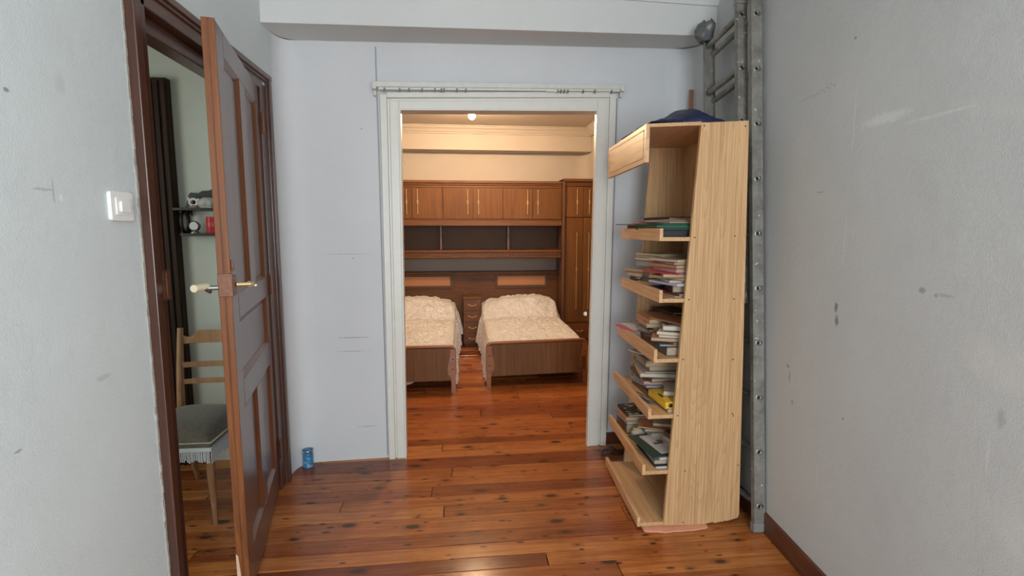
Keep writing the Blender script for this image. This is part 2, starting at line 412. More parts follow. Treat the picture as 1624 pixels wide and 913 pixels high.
wall('ceiling', MB().box(-3.0, -2.3, CZ, 1.6, 3.1, CZ + .08), M_CEIL)
# rear wall with balcony window behind the camera
mb = MB().box(-1.06, -2.3, 0, -.35, -2.2, CZ).box(1.02, -2.3, 0, 1.25, -2.2, CZ).box(-.35, -2.3, 2.42, 1.02, -2.2, CZ).box(-.35, -2.3, 0, 1.02, -2.2, .45)
wall('wall_rear', mb, M_WB)
win = thing('window_1', (.335, -2.25, .45), kind='structure')
mb = MB()
for a in ((-.35, .45, -.29, 2.42), (.96, .45, 1.02, 2.42), (.305, .45, .365, 2.42)): mb.box(a[0], -2.28, a[1], a[2], -2.22, a[3])
mb.box(-.35, -2.28, .45, 1.02, -2.22, .52).box(-.35, -2.28, 2.35, 1.02, -2.22, 2.42)
mb.build('window_frame', M_TRIM, win, .003)
mg, ntg, bgx = newmat('window_glass'); bgx.inputs['Transmission Weight'].default_value = 1; bgx.inputs['Roughness'].default_value = .02
MB().box(-.29, -2.252, .52, .305, -2.248, 2.35).build('pane', mg, win)
MB().box(.365, -2.252, .52, .96, -2.248, 2.35).build('pane', mg, win)

win = thing('window_3', (RW(-.9), -.9, .75), kind='structure')  # unseen window, added to go with the left wall fill
mb = MB()
for a in ((-1.5, -1.44), (-.93, -.87), (-.36, -.3)): rwb(mb, a[0], a[1], .75, 2.15, .03, .08)
rwb(mb, -1.5, -.3, .75, .81, .03, .08); rwb(mb, -1.5, -.3, 2.09, 2.15, .03, .08)
mb.build('window_frame', M_TRIM, win, .003)
rwb(MB(), -1.44, -.93, .81, 2.09, .053, .057).build('pane', mg, win)
rwb(MB(), -.87, -.36, .81, 2.09, .053, .057).build('pane', mg, win)
# ---- baseboards
mb = MB(); t = .016
def rwq(y, d): return (RW(y) - d, y)
ys = (-2.2, 3.05)
P = [(*rwq(ys[0], t), 0), (*rwq(ys[0], 0), 0), (*rwq(ys[1], 0), 0), (*rwq(ys[1], t), 0)]
T = [(*rwq(ys[0], t * .7), .088), (*rwq(ys[0], 0), .092), (*rwq(ys[1], 0), .092), (*rwq(ys[1], t * .7), .088)]
mb.hexa(P + T); mb.build('baseboard_right', M_SKIRT, None, .002, kind='structure')
mb = MB(); wb(mb, 1.337, 1.85, -.014, 0, 0, .075); mb.build('baseboard_back', M_SKIRT, None, .002, kind='structure')

# ---- white casing of the wide opening (leans a little, as old frames do)
def trap(mb, ub0, ub1, ut0, ut1, v0, v1, w0, wt0, wt1, mat=0):
    mb.hexa([Wp(ub0, v0, w0), Wp(ub1, v0, w0), Wp(ub1, v1, w0), Wp(ub0, v1, w0), Wp(ut0, v0, wt0), Wp(ut1, v0, wt1), Wp(ut1, v1, wt1), Wp(ut0, v1, wt0)], mat)
cs = thing('opening_casing', Wp(.66, 0, 0), kind='structure'); cs.name = 'trim_4'
mb = MB()
trap(mb, .000, .036, .006, .042, -.030, .0, 0, 2.088, 2.088); trap(mb, .036, .048, .042, .056, -.014, .0, 0, 2.07, 2.07)
trap(mb, .048, .092, .056, .106, -.024, .0, 0, 2.055, 2.055); trap(mb, .092, .102, .104, .116, -.032, .07, 0, 2.012, 2.012)
mb.build('casing_upright', M_TRIM, cs, .003)
mb = MB()
trap(mb, 1.300, 1.335, 1.314, 1.351, -.030, .0, 0, 2.14, 2.14); trap(mb, 1.288, 1.300, 1.300, 1.314, -.014, .0, 0, 2.12, 2.12)
trap(mb, 1.222, 1.288, 1.244, 1.300, -.024, .0, 0, 2.10, 2.10); trap(mb, 1.212, 1.222, 1.234, 1.244, -.032, .006, 0, 2.045, 2.045)
mb.build('casing_upright', M_TRIM, cs, .003)
mb = MB()
def head(u0, u1, v0, v1, a0, a1, b0, b1):
    mb.hexa([Wp(u0, v0, a0), Wp(u1, v0, a1), Wp(u1, v1, a1), Wp(u0, v1, a0), Wp(u0, v0, b0), Wp(u1, v0, b1), Wp(u1, v1, b1), Wp(u0, v1, b0)])
head(.042, 1.314, -.030, 0, 2.070, 2.118, 2.098, 2.150); head(.056, 1.300, -.014, 0, 2.056, 2.100, 2.070, 2.118)
head(.106, 1.244, -.024, 0, 2.013, 2.046, 2.056, 2.100); head(.104, 1.244, -.032, .07, 2.004, 2.037, 2.013, 2.046)
mb.build('casing_head', M_TRIM, cs, .003)
# bedroom-side casing boards
mb = MB(); wb(mb, .02, .098, .055, .075, 0, 2.09); mb.build('casing_upright', M_TRIM, cs, .003)
mb = MB(); wb(mb, 1.275, 1.36, .055, .075, 0, 2.09); mb.build('casing_upright', M_TRIM, cs, .003)

# ---- door 1: frame and open leaf on the left wall
d1 = thing('door_1', (-.957, 2.65, 0), kind='structure')
X0 = -.957
mb = MB()   # near upright
mb.box(X0 - .10, 1.66, 0, X0 + .004, 1.722, 2.05).box(X0, 1.622, 0, X0 + .030, 1.655, 2.111).box(X0, 1.655, 0, X0 + .018, 1.672, 2.10).box(X0, 1.672, 0, X0 + .010, 1.690, 2.09)
mb.build('frame_upright', M_FRAME, d1, .003)
mb = MB()
mb.box(X0 - .10, 2.610, 0, X0 + .003, 2.678, 2.05).box(X0, 2.684, 0, X0 + .022, 2.712, 2.100).box(X0, 2.674, 0, X0 + .010, 2.684, 2.09)
mb.build('frame_upright', M_FRAME, d1, .003)
mb = MB()
mb.box(X0 - .10, 1.70, 2.024, X0 + .004, 2.63, 2.075).box(X0 - .10, 1.70, 1.972, X0 - .035, 2.63, 2.024).box(X0, 1.655, 2.080, X0 + .024, 2.7115, 2.104).box(X0, 1.665, 2.068, X0 + .014, 2.685, 2.082)
mb.build('frame_head', M_FRAMEY, d1, .003)
# jagged plaster edge beside the frame (old paint line)
mb = MB(); pts = []
N = 90
prev = None
for i in range(N):
    z = 2.13 * i / N; z2 = 2.13 * (i + 1) / N
    w = .002 + .005 * random.random()
    mb.box(X0, 1.618 - w, z, X0 + .002 + .002 * random.random(), 1.624, z2)
mb.build('ragged_plaster_edge', plain('old_plaster_edge', (.40, .38, .33), .8, 0, .3, 60, .3), d1, kind='stuff')
# keeper plate on the near upright
mb = MB().box(X0 - .004, 1.685, 1.127, X0 + .016, 1.7225, 1.222).box(X0 - .004, 1.722, 1.127, X0 + .002, 1.742, 1.222)
mb.box(X0 + .016, 1.700, 1.135, X0 + .018, 1.703, 1.214)
kp = mb.build('lock_keeper', M_RUST, d1, .002); kp['label'] = 'brown painted metal lock keeper'

# leaf: local frame a along the leaf from the free edge, n outward (towards room)
LA = Vector((-.78, 1.78, 0)); LB = Vector((-.9555, 2.58, 0)); LD = (LB - LA).normalized(); LN = Vector((LD.y, -LD.x, 0))
LL = (LB - LA).length
def Lp(a, n, z): q = LA + LD * a + LN * n; return (q.x, q.y, z)
def lbox(mb, a0, a1, n0, n1, z0, z1, mat=0):
    return mb.hexa([Lp(a0, n0, z0), Lp(a0, n1, z0), Lp(a1, n1, z0), Lp(a1, n0, z0), Lp(a0, n0, z1), Lp(a0, n1, z1), Lp(a1, n1, z1), Lp(a1, n0, z1)], mat)
leaf = lbox(MB(), 0, LL, -.022, -.016, .012, 2.02).build('door_leaf', M_DOOR, d1)
TH = -.038
def stile(a0, a1, z0, z1, mt=M_DOOR, nm='stile'):
    mb = MB(); lbox(mb, a0, a1, TH, 0, z0, z1); return mb.build(nm, mt, leaf, .003)
A1, A2, A3, A4, A5, A6 = 0.0, .108, .365, .475, .735, LL
stile(.005, A2, .012, 2.022); stile(A5, A6, .012, 2.022)
stile(A2, A5, 1.935, 2.022, M_DOORY, 'rail'); stile(A2, A5, 1.032, 1.126, M_DOORY, 'rail'); stile(A2, A5, .703, .806, M_DOORY, 'rail'); stile(A2, A5, .012, .168, M_DOORY, 'rail')
stile(A3, A4, 1.126, 1.935); stile(A3, A4, .168, .703)
mb = MB(); lbox(mb, 0, .006, TH - .0005, .0005, .012, 2.0225); mb.build('leaf_edge', M_EDGE, leaf, .0015)['label'] = 'orange varnished edge of the leaf'
def panel(a0, a1, z0, z1):
    mb = MB(); lbox(mb, a0 + .02, a1 - .02, -.027, -.0125, z0 + .02, z1 - .02)
    mb.build('door_panel', M_DOOR, leaf, .004)
    mb = MB()    # sloping moulding round the panel
    o_ = [(a0, z0), (a1, z0), (a1, z1), (a0, z1)]; k_ = .016
    i_ = [(a0 + k_, z0 + k_), (a1 - k_, z0 + k_), (a1 - k_, z1 - k_), (a0 + k_, z1 - k_)]
    vs = [Lp(a, -.001, z) for a, z in o_] + [Lp(a, -.0155, z) for a, z in i_]
    mb.add(vs, [(j, (j + 1) % 4, 4 + (j + 1) % 4, 4 + j) for j in range(4)])
    mb.build('panel_moulding', M_MOULD, leaf)
for a in ((A2, A3, 1.126, 1.935), (A4, A5, 1.126, 1.935), (A2, A5, .806, 1.032), (A2, A3, .168, .703), (A4, A5, .168, .703)): panel(*a)
# lock case, escutcheon, thumb lever, cream lever handle on the far side
mb = MB(); lbox(mb, -.004, .010, TH - .001, .006, 1.125, 1.205); lbox(mb, .004, .050, .0, .008, 1.128, 1.196)
mb.build('lock_case', M_RUST, leaf, .002)['label'] = 'brown painted rim lock on the free edge'
mb = MB(); mb.tube([Lp(.040, .008, 1.163), Lp(.055, .05, 1.162)], .008, 10).tube([Lp(.055, .045, 1.162), Lp(.085, .050, 1.158), Lp(.112, .050, 1.152)], [.010, .0085, .007], 10)
mb.tube([Lp(.110, .050, 1.152), Lp(.128, .050, 1.15)], .011, 12, flat=.4)
h = mb.build('handle', M_BRASS, leaf); h['label'] = 'worn brass lever on the room side'
mb = MB(); lbox(mb, .022, .030, .0, .006, 1.21, 1.25); lbox(mb, .012, .060, .0, .004, 1.215, 1.222)
mb.build('latch_bracket', M_RUST, leaf, .001)
mb = MB(); mb.tube([Lp(-.002 + .03, TH, 1.155), Lp(.028, TH - .045, 1.155)], .008, 10)
mb.tube([Lp(.028, TH - .03, 1.14), Lp(.01, TH - .045, 1.155)], .006, 8)
mb.build('handle_stem', M_STEEL, leaf)
mb = MB(); mb.tube([Lp(.03, TH - .042, 1.160), Lp(-.03, TH - .065, 1.160)], .0125, 14)
mb.build('cream_handle', plain('cream_plastic', (.82, .72, .50), .35), leaf, .002)['label'] = 'cream grip of the lever'
for z in (.22, 1.08, 1.86):   # hinges
    mb = MB().tube([(X0 + .012, 2.603, z - .05), (X0 + .012, 2.603, z + .05)], .007, 10).tube([(X0 + .012, 2.603, z + .05), (X0 + .012, 2.603, z + .062)], [.004, .002], 8)
    mb.box(X0 + .002, 2.603, z - .045, X0 + .005, 2.64, z + .045)
    mb.build('hinge', M_RUST, d1)
# chipped bare patch on the bottom of the free edge
mb = MB().hexa([Lp(-.0015, TH * .5, .012), Lp(-.0015, TH - .001, .012), Lp(.012, TH - .001, .012), Lp(.012, TH * .5, .012), Lp(-.0015, TH * .85, .19), Lp(-.0015, TH - .001, .20), Lp(.012, TH - .001, .20), Lp(.012, TH * .85, .19)])
mb.build('bare_wood_chip', plain('bare_wood', (.62, .42, .30), .7), leaf)

# ---- corridor beyond door 1
wall('wall_corridor_end', MB().box(-2.95, 3.0, 0, -1.0, 3.14, CZ).box(-2.95, 3.0, CZ, -1.0, 3.14, CZ + .02), M_WH)
wall('wall_corridor_side', MB().box(-2.95, -.2, 0, -2.85, .95, CZ).box(-2.95, 2.15, 0, -2.85, 3.0, CZ).box(-2.95, .95, 0, -2.85, 2.15, .8).box(-2.95, .95, 2.1, -2.85, 2.15, CZ), M_WH)
wall('wall_corridor_near', MB().box(-2.95, -.3, 0, -1.06, -.2, CZ), M_WH)
win2 = thing('window_2', (-2.9, 1.55, .8), kind='structure')  # unseen window, added to go with the corridor fill
mb = MB().box(-2.94, .95, .8, -2.86, 1.0, 2.1).box(-2.94, 2.10, .8, -2.86, 2.15, 2.1).box(-2.94, .95, .8, -2.86, 2.15, .86).box(-2.94, .95, 2.04, -2.86, 2.15, 2.1).box(-2.94, 1.53, .8, -2.86, 1.57, 2.1)
mb.build('window_frame', M_TRIM, win2, .003)
MB().box(-2.902, 1.0, .86, -2.898, 2.10, 2.04).build('pane', mg, win2)
# low divider so the corridor floor strip meets the wall cleanly: white end of skirting
# door 2: dark casing and leaf on the corridor end wall
d2 = thing('door_2', (-1.95, 3.0, 0), kind='structure')
mb = MB().box(-1.668, 2.955, 0, -1.560, 3.0, 2.155)
for k_, (a, b_) in enumerate(((-1.655, -1.635), (-1.615, -1.60), (-1.585, -1.565))): mb.box(a, 2.945, 0, b_, 2.957, 2.14)
mb.build('frame_upright', M_DARK, d2, .004)
MB().box(-2.40, 2.955, 0, -2.29, 3.0, 2.155).build('frame_upright', M_DARK, d2, .004)
mb = MB().box(-2.29, 2.955, 1.99, -1.668, 3.0, 2.155)
mb.box(-2.29, 2.947, 2.12, -1.668, 2.957, 2.14).box(-2.29, 2.947, 2.0, -1.668, 2.957, 2.02)
mb.build('frame_head', M_DARK, d2, .004)
# carved ornament on the header
mb = MB()
for i in range(9):
    cx = -1.70 - .06 * i
    mb.tube([(cx + .02 * cos(t_ * .7), 2.95, 2.07 + .022 * sin(t_ * .7)) for t_ in range(0, 9)], .005, 6)
mb.build('carving', M_DARK, d2)
MB().box(-2.29, 2.975, 1.80, -1.70, 2.99, 1.99).build('transom_pane', plain('dim_glass', (.16, .15, .15), .15, 0, .05), d2)
MB().box(-2.29, 2.985, 0, -1.668, 2.997, 1.80).build('door_leaf', plain('very_dark_leaf', (.012, .009, .008), .5), d2)

# ---- bedroom shell
BZ = 2.512
wall('wall_bedroom_back', MB().box(-1.5, 6.10, 0, 1.7, 6.22, BZ + .1), M_WBD)
mb = MB().box(-1.4, 5.90, 2.255, 1.512, 6.10, BZ)
mb.build('trim_5', M_WBD, None, .004, kind='structure')
wall('wall_bedroom_right', MB().box(1.512, 3.12, 0, 1.64, 6.2, BZ + .1), M_WBD)
wall('wall_bedroom_left', MB().box(-1.52, 3.16, 0, -1.40, 6.2, BZ + .1), M_WBD)
wall('wall_bedroom_front', MB().box(1.44, 3.065, 0, 1.75, 3.12, BZ + .1).box(-1.5, 3.141, 0, -1.0, 3.16, BZ + .1), M_WBD)
wall('ceiling_bedroom', MB().box(-1.52, 3.06, BZ, 1.75, 6.25, BZ + .12), M_WBD)
def cornice(name, p0, p1, inn):
    prof = [(0, BZ - .082), (.022, BZ - .082), (.024, BZ - .068), (.034, BZ - .064), (.05, BZ - .04), (.075, BZ - .022), (.078, BZ - .012), (.092, BZ - .008), (.095, BZ), (0, BZ)]
    k = len(prof); vs = []
    for p in (p0, p1):
        for d, z in prof: vs.append((p[0] + inn[0] * d, p[1] + inn[1] * d, z))
    MB().add(vs, [(i, (i + 1) % k, k + (i + 1) % k, k + i) for i in range(k)]).build(name, M_WBD, kind='structure')
cornice('trim_6', (-1.4, 5.9), (1.512, 5.9), (0, -1)); cornice('trim_7', (1.512, 3.1), (1.512, 5.9), (-1, 0))
mb = MB(); fillet(mb, (1.56, 6.15), (1.5115, 6.0995), (1.5115, 5.905), (1.36, 6.0995), 1.94, 2.256)
mb.build('trim_9', M_WBD, kind='structure'); cornice('trim_8', (-1.4, 3.1), (-1.4, 6.0), (1, 0))

# ================================================================== THINGS
# ---- bulb
pl_ = thing('pendant_bulb', (BULB[0], BULB[1], BZ), 'lit bare bulb hanging from the bedroom ceiling', 'light bulb')
MB().lathe([(.045, 0), (.045, -.012), (.02, -.022), (.004, -.024)], (BULB[0], BULB[1], BZ), 20).build('ceiling_rose', M_BULBSOCK, pl_)
MB().tube([(BULB[0], BULB[1], BZ - .02), (BULB[0], BULB[1], BULB[2] + .075)], .003, 8).build('cord', M_BULBSOCK, pl_)
MB().lathe([(.008, .08), (.017, .075), (.017, .035), (.014, .03)], BULB, 16).build('socket', M_BULBSOCK, pl_)
me, nte, be = newmat('lit_bulb_glass'); em = nd(nte, 'ShaderNodeEmission'); em.inputs[0].default_value = (1, .68, .40, 1); em.inputs[1].default_value = BULB_E
lk(nte, em.outputs[0], nte.nodes['Material Output'].inputs[0])
MB().lathe([(.001, -.034), (.012, -.032), (.022, -.025), (.029, -.012), (.030, 0), (.027, .012), (.019, .024), (.014, .034)], BULB, 20).build('bulb_glass', me, pl_)

# ---- curtain track above the opening
ct = thing('curtain_track', Wp(.68, 0, 2.13), 'long off-white curtain track fixed above the white door casing', 'curtain track')
mb = MB(); mb.hexa([Wp(-.02, -.055, 2.118), Wp(1.385, -.055, 2.160), Wp(1.385, -.028, 2.160), Wp(-.02, -.028, 2.118), Wp(-.02, -.055, 2.146), Wp(1.385, -.055, 2.186), Wp(1.385, -.028, 2.186), Wp(-.02, -.028, 2.146)])
mb.hexa([Wp(.0, -.05, 2.105), Wp(1.365, -.05, 2.147), Wp(1.365, -.04, 2.147), Wp(.0, -.04, 2.105), Wp(.0, -.05, 2.118), Wp(1.365, -.05, 2.160), Wp(1.365, -.04, 2.160), Wp(.0, -.04, 2.118)])
mb.build('track', M_TRIM2, ct, .002)
for u in (-.03, 1.368):
    z = 2.118 + (u + .02) * .03
    mb = MB(); wb(mb, u, u + .022, -.062, 0, z - .012, z + .026); wb(mb, u + .004, u + .018, -.035, -.01, z - .04, z - .012)
    mb.build('end_bracket', M_TRIM2, ct, .003)
for i, u in enumerate((.03, .11, .16, .23, .30, .335, .35, .42, .47, .99, 1.01, 1.03, 1.05, 1.14, 1.21, 1.31)):
    z = 2.105 + u * .0305
    mb = MB(); wb(mb, u, u + .009, -.056, -.046, z - .010, z + .008); mb.build('runner', plain('runner_grey', (.2, .19, .17), .5) if i == 0 else bpy.data.materials['runner_grey'], ct, .001)
mb = MB(); wb(mb, .93, 1.0, -.056, -.035, 2.130, 2.139); mb.build('cord_clip', M_TRIM, ct, .002)
# ---- thin cables beside the casing
M_CABLE = plain('painted_cable', (.36, .36, .36), .6)
mb = MB().tube([Wp(-.012, -.004, z) for z in (2.34, 2.2, 2.12)] + [Wp(-.010, -.005, z) for z in (1.9, 1.5, 1.0, .5, .02)], .0028, 6)
tag(mb.build('cable', M_CABLE, loc=Wp(-.01, 0, 0)), 'thin grey cable running down the wall left of the white casing', 'cable', 'wall cables')
mb = MB().tube([Wp(1.366 - .018 * i / 8, -.005, 2.12 - 2.03 * i / 8) for i in range(9)], .0028, 6)
tag(mb.build('cable', M_CABLE, loc=Wp(1.36, 0, 0)), 'thin grey cable running down the wall right of the white casing', 'cable', 'wall cables')

# ---- light switch by the door
sw = thing('light_switch', (X0, 1.53, 1.415), 'square white light switch on the left wall beside the brown door', 'light switch')
M_SW = plain('white_plastic', (.82, .83, .80), .3, 0, .03)
MB().prism(rrect(1.486, 1.376, 1.577, 1.456, .008), 'x', X0, X0 + .010, 0).build('plate', M_SW, sw, .003)
MB().prism(rrect(1.503, 1.392, 1.560, 1.440, .004), 'x', X0 + .010, X0 + .013, 0).build('inner_frame', M_SW, sw, .001)
mb = MB().hexa([(X0 + .013, 1.508, 1.397), (X0 + .013, 1.555, 1.397), (X0 + .013, 1.555, 1.43), (X0 + .013, 1.508, 1.43), (X0 + .026, 1.520, 1.403), (X0 + .026, 1.552, 1.403), (X0 + .017, 1.553, 1.428), (X0 + .017, 1.515, 1.428)][0:8])
mb = MB().prism([(1.515, 1.400), (1.553, 1.400), (1.553, 1.430), (1.515, 1.430)], 'x', X0 + .013, X0 + .019)
mb.build('rocker', M_SW, sw, .003)
# small white knob on the inner edge of the right jamb
mb = MB().lathe([(.014, 0), (.014, .008), (.009, .016), (.004, .018)], (0, 0, 0), 14, 0, Matrix.Translation(Wp(1.217, .05, .83)) @ Matrix.Rotation(-pi / 2, 4, 'Y'))
tag(mb.build('jamb_button', M_SW, loc=Wp(1.217, .05, .83)), 'small white round button on the inner side of the right jamb', 'button')

# ---- blue tin on the floor in the corner
def m_tin(name, base, ink, s, lo_, hi_):
    m, nt, b = newmat(name); v = coords(nt, (1, 1, 1.3), False); n1 = noise_(nt, v, s, 2)
    f = ramp(nt, n1, [(lo_, (0, 0, 0)), (hi_, (1, 1, 1))]); c = mixc(nt, f, base, ink)
    lk(nt, c, b.inputs['Base Color']); b.inputs['Roughness'].default_value = .35; return m
tin = thing('paint_tin', (-.896, 2.868, 0), 'small open blue tin on the floor in the left corner', 'tin')
MB().lathe([(.0275, .002), (.029, .0), (.029, .004), (.0283, .006), (.0283, .094), (.030, .097), (.030, .100), (.0275, .100), (.0265, .06), (.001, .058)], (-.896, 2.868, 0), 28, caps=False).build('can', m_tin('blue_tin', (.02, .20, .42), (.25, .33, .42), 45, .52, .62), tin)
MB().lathe([(.001, .0745), (.0268, .074)], (-.896, 2.868, 0), 24, caps=False).build('dry_paint', plain('rusty_inside', (.16, .11, .07), .8), tin)
MB().lathe([(.0284, .090), (.0305, .096), (.0305, .101), (.0285, .102), (.0275, .100)], (-.896, 2.868, 0), 28, caps=False).build('rim', M_STEEL, tin)

# ---- corridor: chair
ch = thing('chair', (-1.28, 2.48, 0), 'beech dining chair with grey-brown seat cushion and white fringe in the corridor', 'chair')
M_CUSH, ntc, bc = newmat('grey_brown_velvet')
v_ = coords(ntc); f_ = noise_(ntc, v_, 22, 4, .6, 2.5); c_ = ramp(ntc, f_, [(.35, (.075, .062, .045)), (.52, (.135, .115, .085)), (.56, (.09, .075, .055))])
lk(ntc, c_, bc.inputs['Base Color']); bc.inputs['Roughness'].default_value = .8; bc.inputs['Sheen Weight'].default_value = .3; bump(ntc, bc, f_, .5, .004)
sx0, sx1, sy0, sy1 = -1.475, -1.108, 2.235, 2.66
# cushion: pillowy grid
P = []; nu, nv = 22, 22
for j in range(nv + 1):
    row = []
    for i in range(nu + 1):
        a = i / nu * 2 - 1; b_ = j / nv * 2 - 1
        hgt = max(0, (1 - abs(a) ** 3)) ** .5 * max(0, (1 - abs(b_) ** 3)) ** .5
        row.append(((sx0 + sx1) / 2 + a * (sx1 - sx0) / 2, (sy0 + sy1) / 2 + b_ * (sy1 - sy0) / 2, .425 + .068 * hgt))
    P.append(row)
Pb = [[(x, y, .425 - .0) for x, y, z in r] for r in P]
mb = MB().grid(P); mb.box(sx0, sy0, .398, sx1, sy1, .426)
mb.build('cushion', M_CUSH, ch)
mb = MB(); q = [(sx0, sy0), (sx1, sy0), (sx1, sy1), (sx0, sy1), (sx0, sy0)]
mb.tube([(x, y, .424) for x, y in q], .0035, 6); mb.build('piping', plain('cream_piping', (.62, .55, .38), .7), ch)
BX('seat_frame', (sx0 + .01, sy0 + .01, .365), (sx1 - .01, sy1 - .01, .398), M_CHAIRW, ch, .004)
# fringe
mb = MB()
def frs(x, y, nx, ny):
    l = random.uniform(.05, .068); w = .0035
    mb.hexa([(x - w * abs(ny) - nx * 0, y - w * abs(nx), .40 - l), (x + w * abs(ny) + .002 * nx, y - w * abs(nx) + .002 * ny, .40 - l), (x + w * abs(ny) + .003 * nx, y + w * abs(nx) + .003 * ny, .40 - l), (x - w * abs(ny), y + w * abs(nx), .40 - l),
             (x - w * abs(ny), y - w * abs(nx), .402), (x + w * abs(ny) + .002 * nx, y - w * abs(nx) + .002 * ny, .402), (x + w * abs(ny) + .003 * nx, y + w * abs(nx) + .003 * ny, .402), (x - w * abs(ny), y + w * abs(nx), .402)])
x = sx0
while x < sx1: frs(x + random.uniform(-.001, .001), sy0 - .003, 0, -1); x += .0075
y = sy0
while y < sy1: frs(sx1 + .002, y, 1, 0); frs(sx0 - .004, y, -1, 0); y += .0075
mb.box(sx0 - .004, sy0 - .006, .388, sx1 + .004, sy0 - .001, .404).box(sx1, sy0, .388, sx1 + .005, sy1, .404).box(sx0 - .005, sy0, .388, sx0, sy1, .404)
mb.build('fringe', plain('white_fringe', (.62, .66, .68), .8), ch, kind='stuff')
for sx, fx in ((sx1 - .028, -1.147), (sx0 + .028, -1.44)):
    mb = MB().tube([(sx, 2.275, .37), (fx, 2.315, 0)], [.020, .009], 12); mb.build('leg', M_CHAIRW, ch)
for xs in (-1.452, -1.135):
    pts = [(xs, 2.78, 0), (xs, 2.68, .30), (xs, 2.665, .42), (xs - .005, 2.69, .62), (xs - .012, 2.735, .845)]
    mb = MB().tube(pts, [.012, .017, .019, .017, .014], 10, flat=1.0); mb.build('back_post', M_CHAIRW, ch)
mb = MB()
for z0, z1, yy_ in ((.645, .672, 2.695), (.56, .585, 2.685)):
    mb2 = MB(); pr_ = []
    for i in range(13):
        t_ = i / 12; x = -1.452 + t_ * .317; b2 = .018 * sin(pi * t_)
        pr_.append((x, yy_ + b2))
    vs = [(x, y - .007, z0) for x, y in pr_] + [(x, y + .007, z0) for x, y in pr_] + [(x, y - .007, z1) for x, y in pr_] + [(x, y + .007, z1) for x, y in pr_]
    k = 13; fs = []
    for i in range(12): fs += [(i, i + 1, 2 * k + i + 1, 2 * k + i), (k + i + 1, k + i, 3 * k + i, 3 * k + i + 1), (2 * k + i, 2 * k + i + 1, 3 * k + i + 1, 3 * k + i), (i + 1, i, k + i, k + i + 1)]
    mb2.add(vs, fs); mb2.build('back_slat', M_CHAIRW, ch, .002)
mb = MB(); k = 17; lo_, hi_ = [], []
for i in range(k):
    t_ = i / (k - 1); x = -1.465 + t_ * .335; dip = .0 if abs(t_ - .5) < .26 else -.022 * sin(pi * min(1, (min(t_, 1 - t_)) / .24))
    yb = 2.725 + .018 * sin(pi * t_); lo_.append((x, yb, .762 + .004 * sin(pi * t_))); hi_.append((x, yb + .004, .818 + dip + (.012 if abs(t_ - .5) < .26 else 0)))
vs = [(a[0], a[1] - .008, a[2]) for a in lo_] + [(a[0], a[1] + .008, a[2]) for a in lo_] + [(a[0], a[1] - .008, a[2]) for a in hi_] + [(a[0], a[1] + .008, a[2]) for a in hi_]
fs = []
for i in range(k - 1): fs += [(i, i + 1, 2 * k + i + 1, 2 * k + i), (k + i + 1, k + i, 3 * k + i, 3 * k + i + 1), (2 * k + i, 2 * k + i + 1, 3 * k + i + 1, 3 * k + i), (i + 1, i, k + i, k + i + 1)]
MB().add(vs, fs).build('crest_rail', M_CHAIRW, ch, .003)

# ---- corridor: wall shelf with knick-knacks
M_EB = plain('ebony_stain', (.014, .011, .010), .4, 0, .15)
ws = thing('wall_shelf', (-1.33, 2.95, 1.33), 'black carved wall shelf with scrolled sides on the corridor wall', 'shelf')
MB().box(-1.545, 2.90, 1.455, -1.10, 3.0, 1.470).build('shelf_board', M_EB, ws, .002)
MB().box(-1.525, 2.915, 1.318, -1.12, 3.0, 1.333).build('shelf_board', M_EB, ws, .002)
crown = [(-1.52, 1.470), (-1.51, 1.50), (-1.50, 1.54), (-1.485, 1.556), (-1.465, 1.552), (-1.445, 1.552), (-1.425, 1.565), (-1.39, 1.566), (-1.35, 1.585), (-1.32, 1.592), (-1.29, 1.585), (-1.25, 1.566), (-1.215, 1.565), (-1.195, 1.552), (-1.175, 1.552), (-1.155, 1.556), (-1.14, 1.54), (-1.13, 1.50), (-1.12, 1.470),
         (-1.16, 1.470), (-1.165, 1.51), (-1.20, 1.525), (-1.32, 1.535), (-1.44, 1.525), (-1.475, 1.51), (-1.48, 1.470)]
mb = MB(); nn = len(crown)
vs = [(x, 2.978, z) for x, z in crown] + [(x, 2.998, z) for x, z in crown]
outer = crown[:19]; inner = [crown[25], crown[25], crown[25], crown[24], crown[24], crown[24], crown[23], crown[23], crown[22], crown[22], crown[22], crown[21], crown[21], crown[20], crown[20], crown[20], crown[19], crown[19], crown[19]]
for i in range(18):
    a, b_, c, d = outer[i], outer[i + 1], inner[i + 1], inner[i]
    mb.hexa([(a[0], 2.978, a[1]), (b_[0], 2.978, b_[1]), (c[0], 2.978, c[1]), (d[0], 2.978, d[1]), (a[0], 2.998, a[1]), (b_[0], 2.998, b_[1]), (c[0], 2.998, c[1]), (d[0], 2.998, d[1])])
mb.build('crown_board', M_EB, ws)
for xs, sg in ((-1.515, 1), (-1.13, -1)):
    mb = MB()
    ring = [(2.955 + .036 * cos(a), 1.394 + .058 * sin(a)) for a in [2 * pi * i / 16 for i in range(17)]]
    mb.tube([(xs, y, z) for y, z in ring], .009, 8)
    mb.box(xs - .007, 2.985, 1.318, xs + .007, 3.0, 1.47).box(xs - .022, 2.982, 1.318, xs + .022, 2.999, 1.36).box(xs - .022, 2.982, 1.43, xs + .022, 2.999, 1.47)
    mb.build('side_scroll', M_EB, ws)
